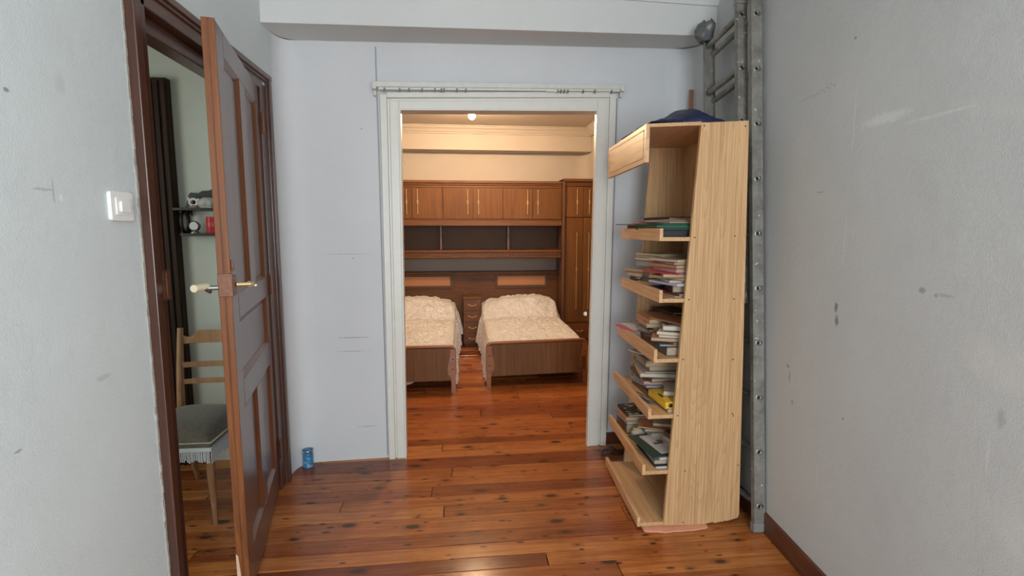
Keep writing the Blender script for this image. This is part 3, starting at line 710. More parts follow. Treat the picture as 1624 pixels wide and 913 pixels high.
# extra front scroll seen beside the oval
c = (-1.462, 2.945, 1.3335)
ck = thing('desk_clock', c, 'small round silver clock on the lower board of the black shelf', 'clock')
MB().lathe([(.022, 0), (.022, .006), (.013, .012), (.011, .02)], c, 18).build('foot', M_STEEL, ck)
Mx = Matrix.Translation((c[0], c[1] + .008, c[2] + .038)) @ Matrix.Rotation(pi / 2, 4, 'X')
MB().lathe([(.001, -.01), (.025, -.01), (.027, 0), (.027, .012), (.023, .016)], (0, 0, 0), 24, 0, Mx).build('case', M_STEEL, ck)
MB().lathe([(.001, .0165), (.022, .0165)], (0, 0, 0), 24, 0, Mx, False).build('dial', plain('clock_dial', (.72, .72, .72), .3), ck)
c = (-1.365, 2.945, 1.3335)
rt = thing('red_tin', c, 'red tin with a pale label on the lower board of the black shelf', 'tin')
MB().lathe([(.031, 0), (.032, .002), (.032, .083), (.033, .086), (.031, .088), (.001, .086)], c, 28).build('can', plain('red_tin_print', (.55, .03, .035), .3, 0, .25, 25), rt)
MB().lathe([(.0324, .035), (.0324, .058)], c, 28, caps=False).build('label_band', m_tin('tin_label', (.55, .03, .035), (.55, .55, .52), 18, .5, .55), rt)
c = (-1.458, 2.945, 1.4705)
fg = thing('white_figurine', c, 'little white china figure with a ring, on the upper board of the black shelf', 'figurine')
M_CH = plain('white_china', (.78, .77, .74), .2, 0, .03)
mb = MB().tube([(c[0] + .020 * cos(a), c[1], c[2] + .030 + .018 * sin(a)) for a in [2 * pi * i / 16 for i in range(17)]], .007, 10)
mb.build('ring', M_CH, fg)
MB().lathe([(.024, 0), (.024, .006), (.012, .012), (.006, .016)], c, 18).build('foot', plain('pink_china', (.45, .28, .26), .3), fg)
MB().tube([(c[0] - .022, c[1], c[2] + .04), (c[0] - .026, c[1], c[2] + .058)], [.008, .004], 8).build('ear', M_CH, fg)
MB().tube([(c[0] + .022, c[1], c[2] + .04), (c[0] + .03, c[1], c[2] + .05)], [.008, .004], 8).build('ear', M_CH, fg)
c = (-1.39, 2.945, 1.4705)
sh = thing('shell_ornament', c, 'grey-white shell ornament right of the ringed china figure', 'ornament')
P = []
for j in range(15):
    row = []
    for i in range(25):
        u = 2 * pi * i / 24; v = pi * j / 14; rr = (1 + .13 * cos(7 * u)) * sin(v)
        row.append((c[0] + .045 * rr * cos(u), c[1] + .024 * rr * sin(u), c[2] + .028 - .028 * cos(v) + .006 * sin(3 * u) * sin(v)))
    P.append(row)
MB().grid(P).build('shell', plain('shell_grey', (.50, .49, .45), .45), sh)
MB().box(c[0] - .03, c[1] - .015, c[2], c[0] + .03, c[1] + .015, c[2] + .005).build('stand', M_CH, sh, .001)

# ================================================================== bookcase
bc_ = thing('bookcase', (1.06, 2.39, .008), 'pale pine open bookcase with slanted side panels, seen end-on by the right wall', 'bookcase')
zt = 1.80
near = [(.897, .012), (1.05, .008), (1.10, .009), (1.128, .016), (1.145, .010), (1.185, .020), (1.20, .017), (1.252, .030), (1.258, .05), (1.207, 1.808), (1.000, 1.795)]
MB().prism(near, 'y', 2.083, 2.099).build('side_panel', M_PINE, bc_, .0015)
far = [(x + .014, z) for x, z in [(.897, .009), (1.245, .009), (1.195, 1.79), (1.000, 1.785)]]
MB().prism(far, 'y', 2.690, 2.706).build('side_panel', M_PINE, bc_, .0015)
MB().hexa([(1.225, 2.10, .012), (1.233, 2.10, .012), (1.245, 2.69, .012), (1.237, 2.69, .012), (1.188, 2.099, 1.789), (1.196, 2.099, 1.789), (1.205, 2.69, 1.789), (1.197, 2.69, 1.789)]).build('back_panel', M_PINE, bc_)
SH = []
def sidex(z): return .897 + (1.0 - .897) * z / 1.8
def shelf(xl, zb, lip=.055):
    zs = zb + .017
    MB().hexa([(xl, 2.090, zb), (1.19, 2.090, zb), (1.19, 2.700, zb), (xl + .028, 2.700, zb), (xl, 2.090, zs), (1.19, 2.090, zs), (1.19, 2.700, zs), (xl + .028, 2.700, zs)]).build('shelf_board', M_PINEY, bc_, .0008)
    MB().hexa([(xl - .001, 2.088, zb), (xl + .014, 2.088, zb), (xl + .043, 2.702, zb), (xl + .027, 2.702, zb), (xl - .001, 2.088, zb + lip), (xl + .014, 2.088, zb + lip), (xl + .043, 2.702, zb + lip), (xl + .027, 2.702, zb + lip)]).build('front_lip', M_PINEO, bc_, .001)
    SH.append((xl + .02, zs))
for xl, zb, lp in ((.838, 1.303, .054), (.845, 1.037, .055), (.830, .771, .060), (.812, .516, .048), (.793, .256, .050), (.777, .010, .045)): shelf(xl, zb, lp)
MB().hexa([(.775, 2.083, 1.773), (1.0, 2.083, 1.785), (1.0, 2.705, 1.785), (.800, 2.705, 1.768), (.775, 2.083, 1.787), (1.0, 2.083, 1.800), (1.0, 2.705, 1.800), (.800, 2.705, 1.782)]).hexa([(1.0, 2.100, 1.785), (1.20, 2.100, 1.79), (1.20, 2.69, 1.79), (1.0, 2.69, 1.785), (1.0, 2.100, 1.800), (1.20, 2.100, 1.804), (1.20, 2.69, 1.804), (1.0, 2.69, 1.800)]).build('top_board', M_PINEY, bc_, .001)
fx = MB().hexa([(.762, 2.083, 1.630), (.778, 2.083, 1.630), (.802, 2.708, 1.626), (.786, 2.708, 1.626), (.762, 2.083, 1.787), (.778, 2.083, 1.787), (.802, 2.708, 1.782), (.786, 2.708, 1.782)]).build('fascia', M_PINEO, bc_, .001)
mb = MB()
for a in ((2.11, 1.648, 2.68, 1.652), (2.11, 1.763, 2.68, 1.767), (2.11, 1.648, 2.114, 1.767), (2.676, 1.648, 2.68, 1.767)): mb.hexa([(.7612 + (yq - 2.083) * .0384 + dxq, yq, zq) for zq in (a[1], a[3]) for dxq, yq in ((0, a[0]), (.001, a[0]), (.001, a[2]), (0, a[2]))])
mb.build('groove', plain('groove_brown', (.30, .16, .07), .6), bc_)
M_SCR = plain('screw_dark', (.10, .07, .05), .4, .6)
for x, z in ((1.012, 1.783), (1.193, 1.785), (.99, 1.318), (1.17, 1.325), (.975, 1.05), (1.18, 1.05), (.96, .785), (1.19, .78), (.945, .53), (1.20, .53), (.99, .27), (1.24, .285), (.99, .022), (1.205, .52)):
    MB().lathe([(.0001, .0012), (.0032, .001), (.0034, 0)], (0, 0, 0), 10, 0, Matrix.Translation((x, 2.0832, z)) @ Matrix.Rotation(pi / 2, 4, 'X')).build('screw', M_SCR, bc_)
# foam sheet peeping out underneath
mb = MB(); edge = []
for i in range(31):
    x = .80 + .30 * i / 30; edge.append((x, 2.066 - .018 * sin(pi * i / 30) ** .5 - .010 * abs(fbm((x * 14, 3, 1)))))
mb.prism(edge + [(1.10, 2.14), (.80, 2.14)], 'z', .001, .0075)
tag(mb.build('foam_sheet', plain('salmon_foam', (.78, .36, .22), .8, 0, .1), loc=(.95, 2.1, 0)), 'salmon pink foam sheet lying under the bottom edge of the bookcase', 'foam')
# strap loop on the floor behind
mb = MB().tube([(.86 + .045 * cos(a), 2.82 + .03 * sin(a), .012 + .02 * (1 + sin(a * 1.5))) for a in [i * .4 for i in range(20)]] + [(.95, 2.86, .01), (1.02, 2.88, .008)], .006, 8)
tag(mb.build('strap', M_BLACK, loc=(.9, 2.82, 0)), 'black looped strap on the floor behind the bookcase', 'strap')
# blue bag on top
P = []
for j in range(19):
    row = []
    for i in range(27):
        u = i / 26; v = j / 18; x = .80 + .35 * u; y = 2.13 + .42 * v
        e = max(0, 1 - (2 * u - 1) ** 4) * max(0, 1 - (2 * v - 1) ** 4)
        ridge = .02 + .062 * (math.exp(-((u - .62) / .26) ** 2)) * sin(pi * v) ** .7 + .02 * u
        z = 1.805 + e ** .5 * (ridge + .016 * fbm((x * 14, y * 9, 2)))
        row.append((x, y, max(z, 1.8055)))
    P.append(row)
bb = thing('folded_bag', (.97, 2.34, 1.805), 'crumpled dark blue bag lying on top of the bookcase', 'bag')
MB().grid(P).build('bag_body', plain('navy_nylon', (.010, .016, .060), .45, 0, .4, 30, .5), bb, solid=.001)
MB().tube([(.99, 2.2, 1.865), (1.02, 2.25, 1.885), (1.05, 2.32, 1.88), (1.08, 2.38, 1.86)], [.006, .005, .005, .006], 8).build('bag_strap', M_BLACK, bb)
# wooden batten in the corner
mb = MB().hexa([(1.30, 2.90, 0), (1.328, 2.90, 0), (1.328, 2.915, 0), (1.30, 2.915, 0), (1.325, 2.925, 2.16), (1.349, 2.925, 2.16), (1.349, 2.94, 2.16), (1.325, 2.94, 2.16)])
tag(mb.build('wooden_batten', wood('batten_wood', (.30, .15, .08), (.42, .23, .13), 'Z'), bevel=.001, loc=(1.33, 2.92, 0)), 'brown wooden batten standing in the corner behind the bookcase', 'batten')

# ================================================================== books
PAGE = plain('page_edges', (.44, .35, .24), .85, 0, .2, 160, .2)
PAGEW = plain('white_pages', (.60, .55, .46), .8, 0, .12, 160, .2)
CC = {}
COLS = {'green': (.012, .10, .05), 'dark green': (.03, .06, .05), 'black': (.015, .015, .017), 'brown': (.14, .07, .04), 'tan': (.42, .26, .13), 'cream': (.55, .45, .31), 'white': (.62, .59, .56),
        'pink': (.45, .20, .22), 'dusty pink': (.34, .19, .18), 'red': (.45, .04, .045), 'orange': (.58, .26, .09), 'lilac': (.45, .43, .55), 'grey': (.30, .28, .27), 'dark grey': (.09, .085, .085), 'beige': (.48, .38, .28), 'orange brown': (.38, .17, .08), 'blue grey': (.22, .25, .30), 'yellow': (.78, .48, .03), 'burgundy': (.16, .04, .05), 'magenta': (.55, .08, .18)}
def ccol(n):
    if n not in CC: CC[n] = plain('cover_' + n.replace(' ', '_'), COLS[n], .45, 0, .12, 50, .03)
    return CC[n]
def book(c, w, l, t, rot, col, label, kind='book', pages=None, tilt=(0, 0)):
    """spine on the local -x side, width w (x), length l (y), thickness t"""
    r = thing(kind, c, label, 'book' if kind == 'book' else kind.replace('_', ' '), 'books and papers in the bookcase', rot=(R_(tilt[0]), R_(tilt[1]), R_(rot)))
    k = min(.0028, t * .22)
    mb = MB().box(-w / 2, -l / 2, 0, w / 2, l / 2, k).box(-w / 2, -l / 2, t - k, w / 2, l / 2, t).box(-w / 2, -l / 2, 0, -w / 2 + k, l / 2, t)
    mb.build('cover', ccol(col), r, .0006, 1, local=True)
    mb = MB().box(-w / 2 + k, -l / 2 + .003, k, w / 2 - .004, l / 2 - .003, t - k)
    mb.build('pages', pages or PAGE, r, local=True)
    return r
ORD = ['topmost', 'second', 'third', 'fourth', 'fifth', 'sixth', 'seventh', 'eighth', 'ninth', 'tenth', 'eleventh', 'twelfth']
def pile(x, y, z, items, where):
    n = len(items); zz = z + .0004; out = []
    for i, it in enumerate(items):
        col, w, l, t, rot = it[:5]; dx, dy = (it[5], it[6]) if len(it) > 6 else (0, 0)
        kind = it[7] if len(it) > 7 else 'book'
        pg = it[8] if len(it) > 8 else (ccol(col) if kind == 'folder' or (kind == 'book' and col == 'black' and t > .025) else None)
        k = n - 1 - i; pos = ORD[k] if k == 0 else ORD[k] + ' from the top'
        out.append(book((x + dx, y + dy, zz), w, l, t, rot, col, f"{col} {kind.replace('_', ' ')}, {pos} of {where}", kind, pg))
        zz += t + .0006
    return zz
s1, s2, s3, s4, s5 = [q[1] for q in SH[:5]]
# shelf 1 (top): binders and magazines
z = pile(.975, 2.275, s1, [('black', .22, .30, .030, 0), ('dark green', .235, .31, .009, 2, -.002, 0, 'folder'), ('green', .235, .31, .010, -4, -.004, .01, 'folder'), ('green', .24, .32, .008, 5, -.004, .02, 'folder'),
    ('dusty pink', .21, .30, .006, 12, -.01, .02, 'magazine'), ('brown', .21, .29, .005, -14, -.02, .05, 'magazine'), ('pink', .21, .29, .004, 9, -.008, .06, 'magazine')], 'the pile on the top shelf')
pile(1.08, 2.55, s1, [('black', .19, .24, .045, 4), ('dark grey', .18, .25, .03, -6), ('black', .18, .24, .018, 10)], 'the dark back pile on the top shelf')
pile(.945, 2.565, s1, [('dark grey', .10, .20, .036, 0), ('brown', .10, .21, .018, 5), ('dusty pink', .12, .24, .006, 20, -.03, 0, 'magazine')], 'the far left pile on the top shelf')
# shelf 2
pile(.995, 2.225, s2, [('beige', .15, .21, .007, 4, 0, 0, 'magazine'), ('burgundy', .145, .21, .010, 10), ('brown', .13, .19, .032, -12, .02, .01), ('lilac', .17, .21, .012, 14, -.01, 0, 'book', PAGEW), ('white', .15, .21, .010, -6, .0, .01, 'magazine'),
    ('tan', .15, .21, .014, 22, -.01, .01), ('beige', .15, .20, .011, -16, -.01, 0), ('red', .17, .21, .007, 26, -.025, .02, 'magazine'), ('pink', .13, .20, .018, 8, -.012, .01), ('orange brown', .15, .22, .016, 12, -.014, .02),
    ('dusty pink', .15, .22, .010, 4, -.004, .02), ('cream', .15, .22, .012, 13, -.012, .02)], 'the tall near pile on the second shelf')
zt2 = s2 + .1 + .065
pile(.995, 2.465, s2, [('dark grey', .17, .22, .060, 5), ('brown', .16, .22, .050, -8), ('grey', .15, .21, .030, 12), ('cream', .15, .22, .014, 14), ('beige', .15, .22, .012, 9), ('cream', .15, .21, .010, 16)], 'the back pile on the second shelf')
pile(.930, 2.42, s2, [('black', .10, .16, .032, 4), ('tan', .095, .155, .006, 4, 0, 0, 'game_box'), ], 'the low left pile on the second shelf')
pile(.940, 2.565, s2, [('dark grey', .09, .13, .045, 0), ('black', .10, .14, .010, -6), ('cream', .10, .14, .018, 8), ('orange brown', .10, .16, .008, 24), ('beige', .10, .16, .007, 30)], 'the far left pile on the second shelf')
# shelf 3
pile(1.00, 2.235, s3, [('dark grey', .20, .20, .040, 0, .005, 0, 'box'), ('blue grey', .19, .21, .008, -8, -.01, .01, 'magazine'), ('brown', .15, .21, .010, 15, -.02, .02), ('orange brown', .15, .21, .016, -22, -.04, .02), ('cream', .15, .21, .010, -26, .0, .01, 'book', PAGEW), ('cream', .16, .22, .015, -30, .005, .015, 'book', PAGEW),
    ('black', .13, .19, .004, -20, .02, .03, 'magazine'), ('beige', .13, .20, .022, -20, .0, .02, 'book', PAGEW), ('dark green', .15, .20, .004, -8, .01, .03, 'magazine'), ('orange brown', .15, .21, .008, 20, .01, .04)], 'the near pile on the third shelf')
pile(.942, 2.575, s3, [('beige', .13, .19, .022, 6), ('grey', .13, .19, .018, -4), ('magenta', .13, .20, .006, 8, -.03, .0, 'magazine'), ('white', .11, .18, .006, 2, -.02, 0, 'magazine')], 'the far left pile on the third shelf')
pile(.98, 2.42, s3, [('brown', .14, .20, .050, 0), ('grey', .15, .20, .020, 8), ('dark grey', .15, .21, .012, -6), ('pink', .14, .21, .008, 4), ('tan', .17, .22, .020, -8), ('orange brown', .17, .22, .022, -3, 0, .0)], 'the middle pile on the third shelf')
pile(1.10, 2.535, s3, [('black', .15, .22, .07, 0), ('dark grey', .15, .22, .04, -15), ('brown', .12, .22, .022, 30), ('black', .13, .2, .015, 10)], 'the dark back pile on the third shelf')
# shelf 4
pile(.985, 2.21, s4, [('tan', .15, .20, .018, 0, 0, 0, 'box'), ('yellow', .14, .19, .030, 2, -.02, 0), ], 'the near pile on the fourth shelf')
pile(1.035, 2.245, s4 + .050, [('cream', .17, .16, .020, -22, .0, .0, 'book', PAGEW)], 'the loose pile on the fourth shelf')
pile(1.12, 2.27, s4 + .018, [('brown', .10, .2, .035, 10), ('dark grey', .12, .2, .04, 10)], 'the side pile on the fourth shelf')
pile(.995, 2.45, s4, [('brown', .19, .23, .028, 0), ('grey', .19, .24, .014, 10), ('blue grey', .19, .24, .012, -4), ('pink', .18, .23, .018, -10), ('brown', .19, .24, .020, 6), ('cream', .19, .24, .020, -12, -.01, 0, 'book', PAGEW), ('grey', .20, .25, .012, -4, -.005, 0), ('beige', .18, .22, .020, -2, .01, .0), ('tan', .17, .24, .022, -6, -.01, 0),
    ('grey', .19, .24, .008, -4), ('dark grey', .15, .22, .010, 6, -.0, 0, 'book', PAGEW), ('white', .15, .20, .005, 22, -.03, .0, 'magazine')], 'the big pile on the fourth shelf')
sm = thing('spectacle_case', (.868, 2.30, s4 + .001), 'narrow dark grey case lying along the lip of the fourth shelf', 'case', 'books and papers in the bookcase', rot=(0, 0, R_(12)))
MB().prism(rrect(-.012, 0, .012, .018, .007), 'y', -.065, .065, 0, True).build('case_body', ccol('dark grey'), sm, local=True)
MB().box(-.0123, -.06, .009, .0123, .06, .0098).build('case_seam', M_BLACK, sm, local=True)
# shelf 5
pile(.955, 2.22, s5, [('white', .18, .22, .008, 0, .0, 0, 'notebook', PAGEW), ('black', .19, .23, .006, 1, -.005, .01, 'folder'), ('grey', .185, .22, .018, -1, .0, .01), ('white', .17, .21, .010, 3, .01, .01, 'book', PAGEW), ('dark green', .20, .25, .006, 8, -.02, .04, 'folder'), ('white', .15, .20, .004, 10, .005, .04, 'magazine', PAGEW)], 'the near pile on the fifth shelf')
pile(1.045, 2.215, s5 + .056, [('cream', .08, .20, .020, 14, -.01, 0), ('brown', .09, .20, .018, 14, .004, .01)], 'the narrow side pile on the fifth shelf')
pile(1.02, 2.40, s5, [('brown', .2, .12, .05, 0), ('grey', .2, .13, .022, 4), ('beige', .17, .13, .010, -14, -.02, 0), ('orange brown', .16, .12, .008, -26, -.05, 0, 'magazine'), ('cream', .15, .12, .014, -18, .02, .01, 'book', PAGEW)], 'the middle pile on the fifth shelf')
pile(1.10, 2.54, s5, [('dark grey', .15, .14, .08, 0), ('grey', .16, .15, .016, -12), ('brown', .16, .15, .012, -20), ('beige', .16, .15, .010, -8), ('dark grey', .16, .15, .008, -15, 0, 0, 'magazine')], 'the dark back pile on the fifth shelf')
pile(.942, 2.595, s5, [('brown', .17, .17, .048, 0), ('grey', .17, .17, .018, 2), ('orange', .16, .17, .022, -2, -.003, 0), ('black', .16, .17, .014, 2)], 'the far end pile on the fifth shelf')
# printed details
def marks_on(name, x, y, z, rot, dots, mat, par_label=None):
    for b_ in bpy.data.objects:
        if b_.get('label') == par_label:
            mb = MB()
            for (a, c, w, h) in dots: mb.box(a - w / 2, c - h / 2, z, a + w / 2, c + h / 2, z + .0004)
            mb.build(name, mat, b_, local=True)
M_INK = plain('black_ink', (.02, .018, .015), .5)
marks_on('print', 0, 0, .0301, 0, [(-.02 + .012 * i, -.03, .007, .012) for i in range(5)] + [(-.02 + .012 * i, .0, .007, .014) for i in range(4)] + [(-.05, .0, .014, .05)], M_INK, 'yellow book, topmost of the near pile on the fourth shelf')
marks_on('print', 0, 0, .0201, 0, [(-.03, 0, .012, .006), (-.01, .01, .03, .006), (.02, .015, .02, .004)], M_INK, 'cream book, topmost of the loose pile on the fourth shelf')
marks_on('picture', 0, 0, .0041, 0, [(-.03, .0, .05, .02), (-.01, .02, .03, .03), (.03, -.05, .04, .006), (.0, -.05, .03, .004), (.01, -.065, .06, .004), (.0, -.075, .07, .003)], plain('brown_print', (.22, .13, .10), .5), 'white magazine, topmost of the near pile on the fifth shelf')
# round black mark on the yellow book's near edge
for b_ in bpy.data.objects:
    if b_.get('label') == 'yellow book, topmost of the near pile on the fourth shelf':
        MB().box(-.0665, -.0955, .001, .030, -.0930, .029).build('near_edge', ccol('yellow'), b_, local=True)
        MB().lathe([(.0001, .001), (.010, .001), (.010, 0)], (0, 0, 0), 16, 0, Matrix.Translation((-.045, -.0955, .015)) @ Matrix.Rotation(pi / 2, 4, 'X')).build('round_print', M_INK, b_, local=True)
        for c in b_.children: pass
for b_ in bpy.data.objects:   # white and black patches on the patterned book
    if b_.get('label') == 'black book, topmost of the far end pile on the fifth shelf':
        mb = MB()
        for i in range(26):
            a, c_ = random.uniform(-.07, .07), random.uniform(-.08, .08); r_ = random.uniform(.004, .013)
            mb.box(a - r_, c_ - r_ * .7, .0141, a + r_, c_ + r_ * .7, .0145 + .0004 * (i % 3))
        mb.build('pattern', ccol('beige'), b_, local=True, kind='stuff')
# crumpled cream cloth on shelf 5
P = []
for j in range(15):
    row = []
    for i in range(19):
        u = 2 * pi * i / 18; v = pi * j / 14
        d = 1 + .55 * fbm((cos(u) * sin(v) * 1.7 + 4, sin(u) * sin(v) * 1.7, cos(v) * 1.7))
        row.append((.893 + .030 * sin(v) * cos(u) * d, 2.43 + .045 * sin(v) * sin(u) * d, s5 + .031 - .029 * cos(v) * (.9 + .1 * d)))
    P.append(row)
tag(MB().grid(P).build('crumpled_cloth', plain('cream_cloth', (.50, .43, .34), .9, 0, .3, 40, .4), loc=(.90, 2.43, s5)), 'crumpled cream cloth behind the lip of the fifth shelf', 'cloth')

# ================================================================== ladder
def m_ladder():
    m, nt, b = newmat('paint_spattered_aluminium'); v = coords(nt, rand=False)
    n1 = noise_(nt, v, 12, 4, .65); n2 = noise_(nt, v, 48, 3, .6); n3 = noise_(nt, v, 42, 3, .6)
    c = ramp(nt, n1, [(.35, (.17, .16, .14)), (.6, (.28, .268, .24))])
    c = mixc(nt, ramp(nt, n2, [(.58, (0, 0, 0)), (.66, (.75, .75, .75))]), c, (.34, .29, .20))
    c = mixc(nt, ramp(nt, n3, [(.66, (0, 0, 0)), (.69, (1, 1, 1))]), c, (.58, .58, .55))
    lk(nt, c, b.inputs['Base Color']); b.inputs['Metallic'].default_value = .25; b.inputs['Roughness'].default_value = .5
    bump(nt, b, n2, .3, .001); return m
M_LAD = m_ladder()
la = R_(6.1)
lad = thing('extension_ladder', (1.315, 2.005, .008), 'tall grey aluminium extension ladder leaning between bookcase and right wall', 'ladder', rot=(-la, 0, 0))
def lad_stile(x0, x1, y, z0, z1, sgn):
    mb = MB(); t = .0025; d = .024
    mb.box(x0, min(y, y + sgn * t), z0, x1, max(y, y + sgn * t), z1)
    for a in (x0, x1 - t): mb.box(a, min(y, y + sgn * d), z0, a + t, max(y, y + sgn * d), z1)
    return mb.build('stile', M_LAD, lad, .0008, 1, local=True)
def lad_rung(x, y0, y1, z):
    mb = MB().tube([(x, y0, z), (x, y1, z)], .0155, 12, flat=.85); mb.build('rung', M_LAD, lad, local=True)
def lad_hole(x, y, z):
    Mx = Matrix.Translation((x, y, z)) @ Matrix.Rotation(pi / 2, 4, 'X')
    mb = MB().lathe([(.0075, 0), (.0095, .0015), (.0125, 0)], (0, 0, 0), 16, 0, Mx, False)
    mb.lathe([(.0001, .0004), (.0078, .0004)], (0, 0, 0), 14, 1, Mx, False)
    mb.build('rung_end', [M_STEEL, M_BLACK], lad, local=True)
# section against the wall (full length)
lad_stile(-.028, .026, 0, .0, 2.50, 1); lad_stile(-.014, .030, .455, .0, 2.38, -1)
# stepped section: front pair
lad_stile(-.050, .000, .075, 1.02, 2.395, 1); lad_stile(-.052, .002, .40, 1.0, 2.36, -1)
for k in range(10):
    z = .112 + .2445 * k
    lad_rung(.004, .0, .453, z); lad_hole(-.003, -.0005, z)
    if k > 3: lad_rung(-.028, .075, .40, z + .035); lad_hole(-.027, .0745, z + .035)
mb = MB().box(-.031, -.004, -.004, .029, .03, .035); mb.build('foot_cap', plain('grey_rubber', (.22, .22, .21), .7), lad, .004, local=True)
mb = MB().prism([(-.052, 2.395), (.004, 2.395), (.002, 2.42), (-.012, 2.44), (-.038, 2.44), (-.05, 2.42)], 'y', .068, .102); mb.build('end_cap', M_LAD, lad, .002, local=True)
# rag tied on the ladder's far upright
P = []
for j in range(13):
    row = []
    v = j / 12
    for i in range(25):
        u = 2 * pi * i / 24
        r = (.030 + .012 * v) * (1 + .35 * fbm((cos(u) * 2.2, sin(u) * 2.2, v * 2 + 5))) * (1 if v < .85 else max(.1, (1 - v) / .15 * .6 + .4))
        row.append((1.285 + r * 1.0 * cos(u) - .040 * sin(pi * min(1, v * 1.1)) * (cos(u) < -.1) * (1 - v), 2.66 + r * 1.1 * sin(u), 2.325 + .105 * v + .018 * fbm((cos(u) * 3, sin(u) * 3, 9)) * v))
    P.append(row)
rag = thing('plastic_bag', (1.285, 2.66, 2.325), 'crumpled grey plastic bag capping the far upright of the ladder', 'bag')
MB().grid(P).build('bag_body', plain('grey_plastic_film', (.13, .13, .13), .35, 0, .5, 25, .6), rag, solid=.001)
MB().add([(1.272, 2.63, 2.33), (1.272, 2.68, 2.33), (1.205, 2.62, 2.345), (1.265, 2.63, 2.42), (1.27, 2.68, 2.42)], [(0, 2, 3), (2, 1, 4), (3, 2, 4), (0, 1, 2)]).build('bag_flap', bpy.data.materials['grey_plastic_film'], rag, solid=.0015)

# ================================================================== bedroom furniture
CY = 5.75; CX0, CX1 = -.89, 1.137
oc = thing('overhead_cabinet', (.12, 5.92, 1.40), 'long walnut overhead cabinet unit spanning above both beds', 'cabinet')
BX('body', (CX0, CY + .018, 1.425), (CX1, 6.095, 1.86), M_WALD, oc, .001)
BX('cornice_rail', (CX0, CY - .02, 1.868), (CX1, 6.09, 1.898), M_WALX, oc, .006, seg=3)
BX('cornice_bead', (CX0, CY - .008, 1.846), (CX1, CY + .02, 1.868), M_WALD, oc, .004)
BX('cornice_fascia', (CX0, CY + .002, 1.822), (CX1, CY + .02, 1.846), M_WALX, oc, .001)
BX('bottom_fascia', (CX0, CY - .004, 1.398), (CX1, CY + .02, 1.462), M_WALX, oc, .004)
BX('bottom_bead', (CX0, CY - .008, 1.460), (CX1, CY + .015, 1.472), M_WALD, oc, .003)
def pull(parent, x, y, z0, z1, motifs):
    mb = MB(); mb.tube([(x, y - .012, z0), (x, y - .012, z1)], .0042, 8)
    for z in (z0, z1): mb.tube([(x, y, z), (x, y - .014, z)], .005, 8).lathe([(.001, -.012), (.0045, -.006), (.006, 0), (.0045, .006), (.001, .012)], (x, y - .012, z), 10)
    for zc in motifs:
        for s_ in (-1, 1): mb.tube([(x + s_ * .008 * sin(pi * t_ / 8), y - .013, zc - .03 + .06 * t_ / 8) for t_ in range(9)], .002, 6)
        mb.lathe([(.002, -.012), (.006, -.009), (.003, -.005)], (x, y - .012, zc - .024), 8).lathe([(.003, .005), (.006, .009), (.002, .012)], (x, y - .012, zc + .024), 8)
    return mb.build('handle', M_BRASS, parent)
dw = (CX1 - CX0) / 6
for i in range(6):
    a = CX0 + dw * i; d = BX('door', (a + .003, CY, 1.476), (a + dw - .003, CY + .018, 1.818), M_WAL, oc, .002)
    hx = a + dw - .058 if i % 2 == 0 else a + .062
    pull(d, hx, CY, 1.535, 1.79, (1.66,))
# open niche and shelf with dentil fascia
ns_ = thing('bridge_shelf', (.12, 5.95, 1.04), 'dark walnut open shelf with toothed front edge below the overhead cabinets', 'shelf')
BX('back_panel', (CX0, 6.055, 1.12), (CX1, 6.075, 1.40), M_BACKP, ns_, 0)
for x in (-.245, .535): BX('divider', (x - .012, 5.90, 1.121), (x + .012, 6.055, 1.397), M_WALDZ, ns_, .002)
BX('shelf_board', (CX0, CY + .03, 1.03), (CX1, 6.09, 1.052), M_WALD, ns_, .002)
BX('shelf_board', (CX0, CY + .02, 1.098), (CX1, 6.09, 1.118), M_WALX, ns_, .003)
BX('upper_bead', (CX0, CY - .006, 1.098), (CX1, CY + .02, 1.122), M_WALX, ns_, .007, seg=3)
BX('lower_bead', (CX0, CY - .002, 1.036), (CX1, CY + .03, 1.052), M_WALX, ns_, .005, seg=3)
BX('fascia', (CX0, CY + .012, 1.052), (CX1, CY + .03, 1.098), M_WALD, ns_, .001)
mb = MB(); x = CX0 + .01
while x < CX1 - .02: mb.box(x, CY + .003, 1.056, x + .014, CY + .013, 1.094); x += .026
mb.build('dentils', M_WALX, ns_, kind='stuff')
# headboard
HY = 5.98
hb = thing('headboard', (.12, 6.0, 0), 'wide walnut headboard with woven panels shared by both beds', 'headboard')
BX('panel', (CX0, HY, .0), (CX1, 6.04, .846), M_WALD, hb, .003)
BX('top_ledge', (CX0, HY - .05, .840), (CX1, 6.09, .862), M_WALD, hb, .006, seg=3)
BX('shaded_wall_strip', (CX0, 6.085, .862), (CX1, 6.098, 1.03), plain('grey_board', (.30, .26, .23), .6), hb, 0)  # stands for the bedroom wall, its shade painted in as grey
def m_cane():
    m, nt, b = newmat('woven_cane'); v = coords(nt, rand=False)
    wv = nd(nt, 'ShaderNodeTexWave'); wv.bands_direction = 'X'; wv.inputs['Scale'].default_value = 26; lk(nt, v, wv.inputs['Vector'])
    c = ramp(nt, wv.outputs['Fac'], [(.2, (.32, .13, .055)), (.7, (.56, .27, .13))]); lk(nt, c, b.inputs['Base Color']); b.inputs['Roughness'].default_value = .6
    bump(nt, b, wv.outputs['Fac'], .4, .002); return m
M_CANE = m_cane()
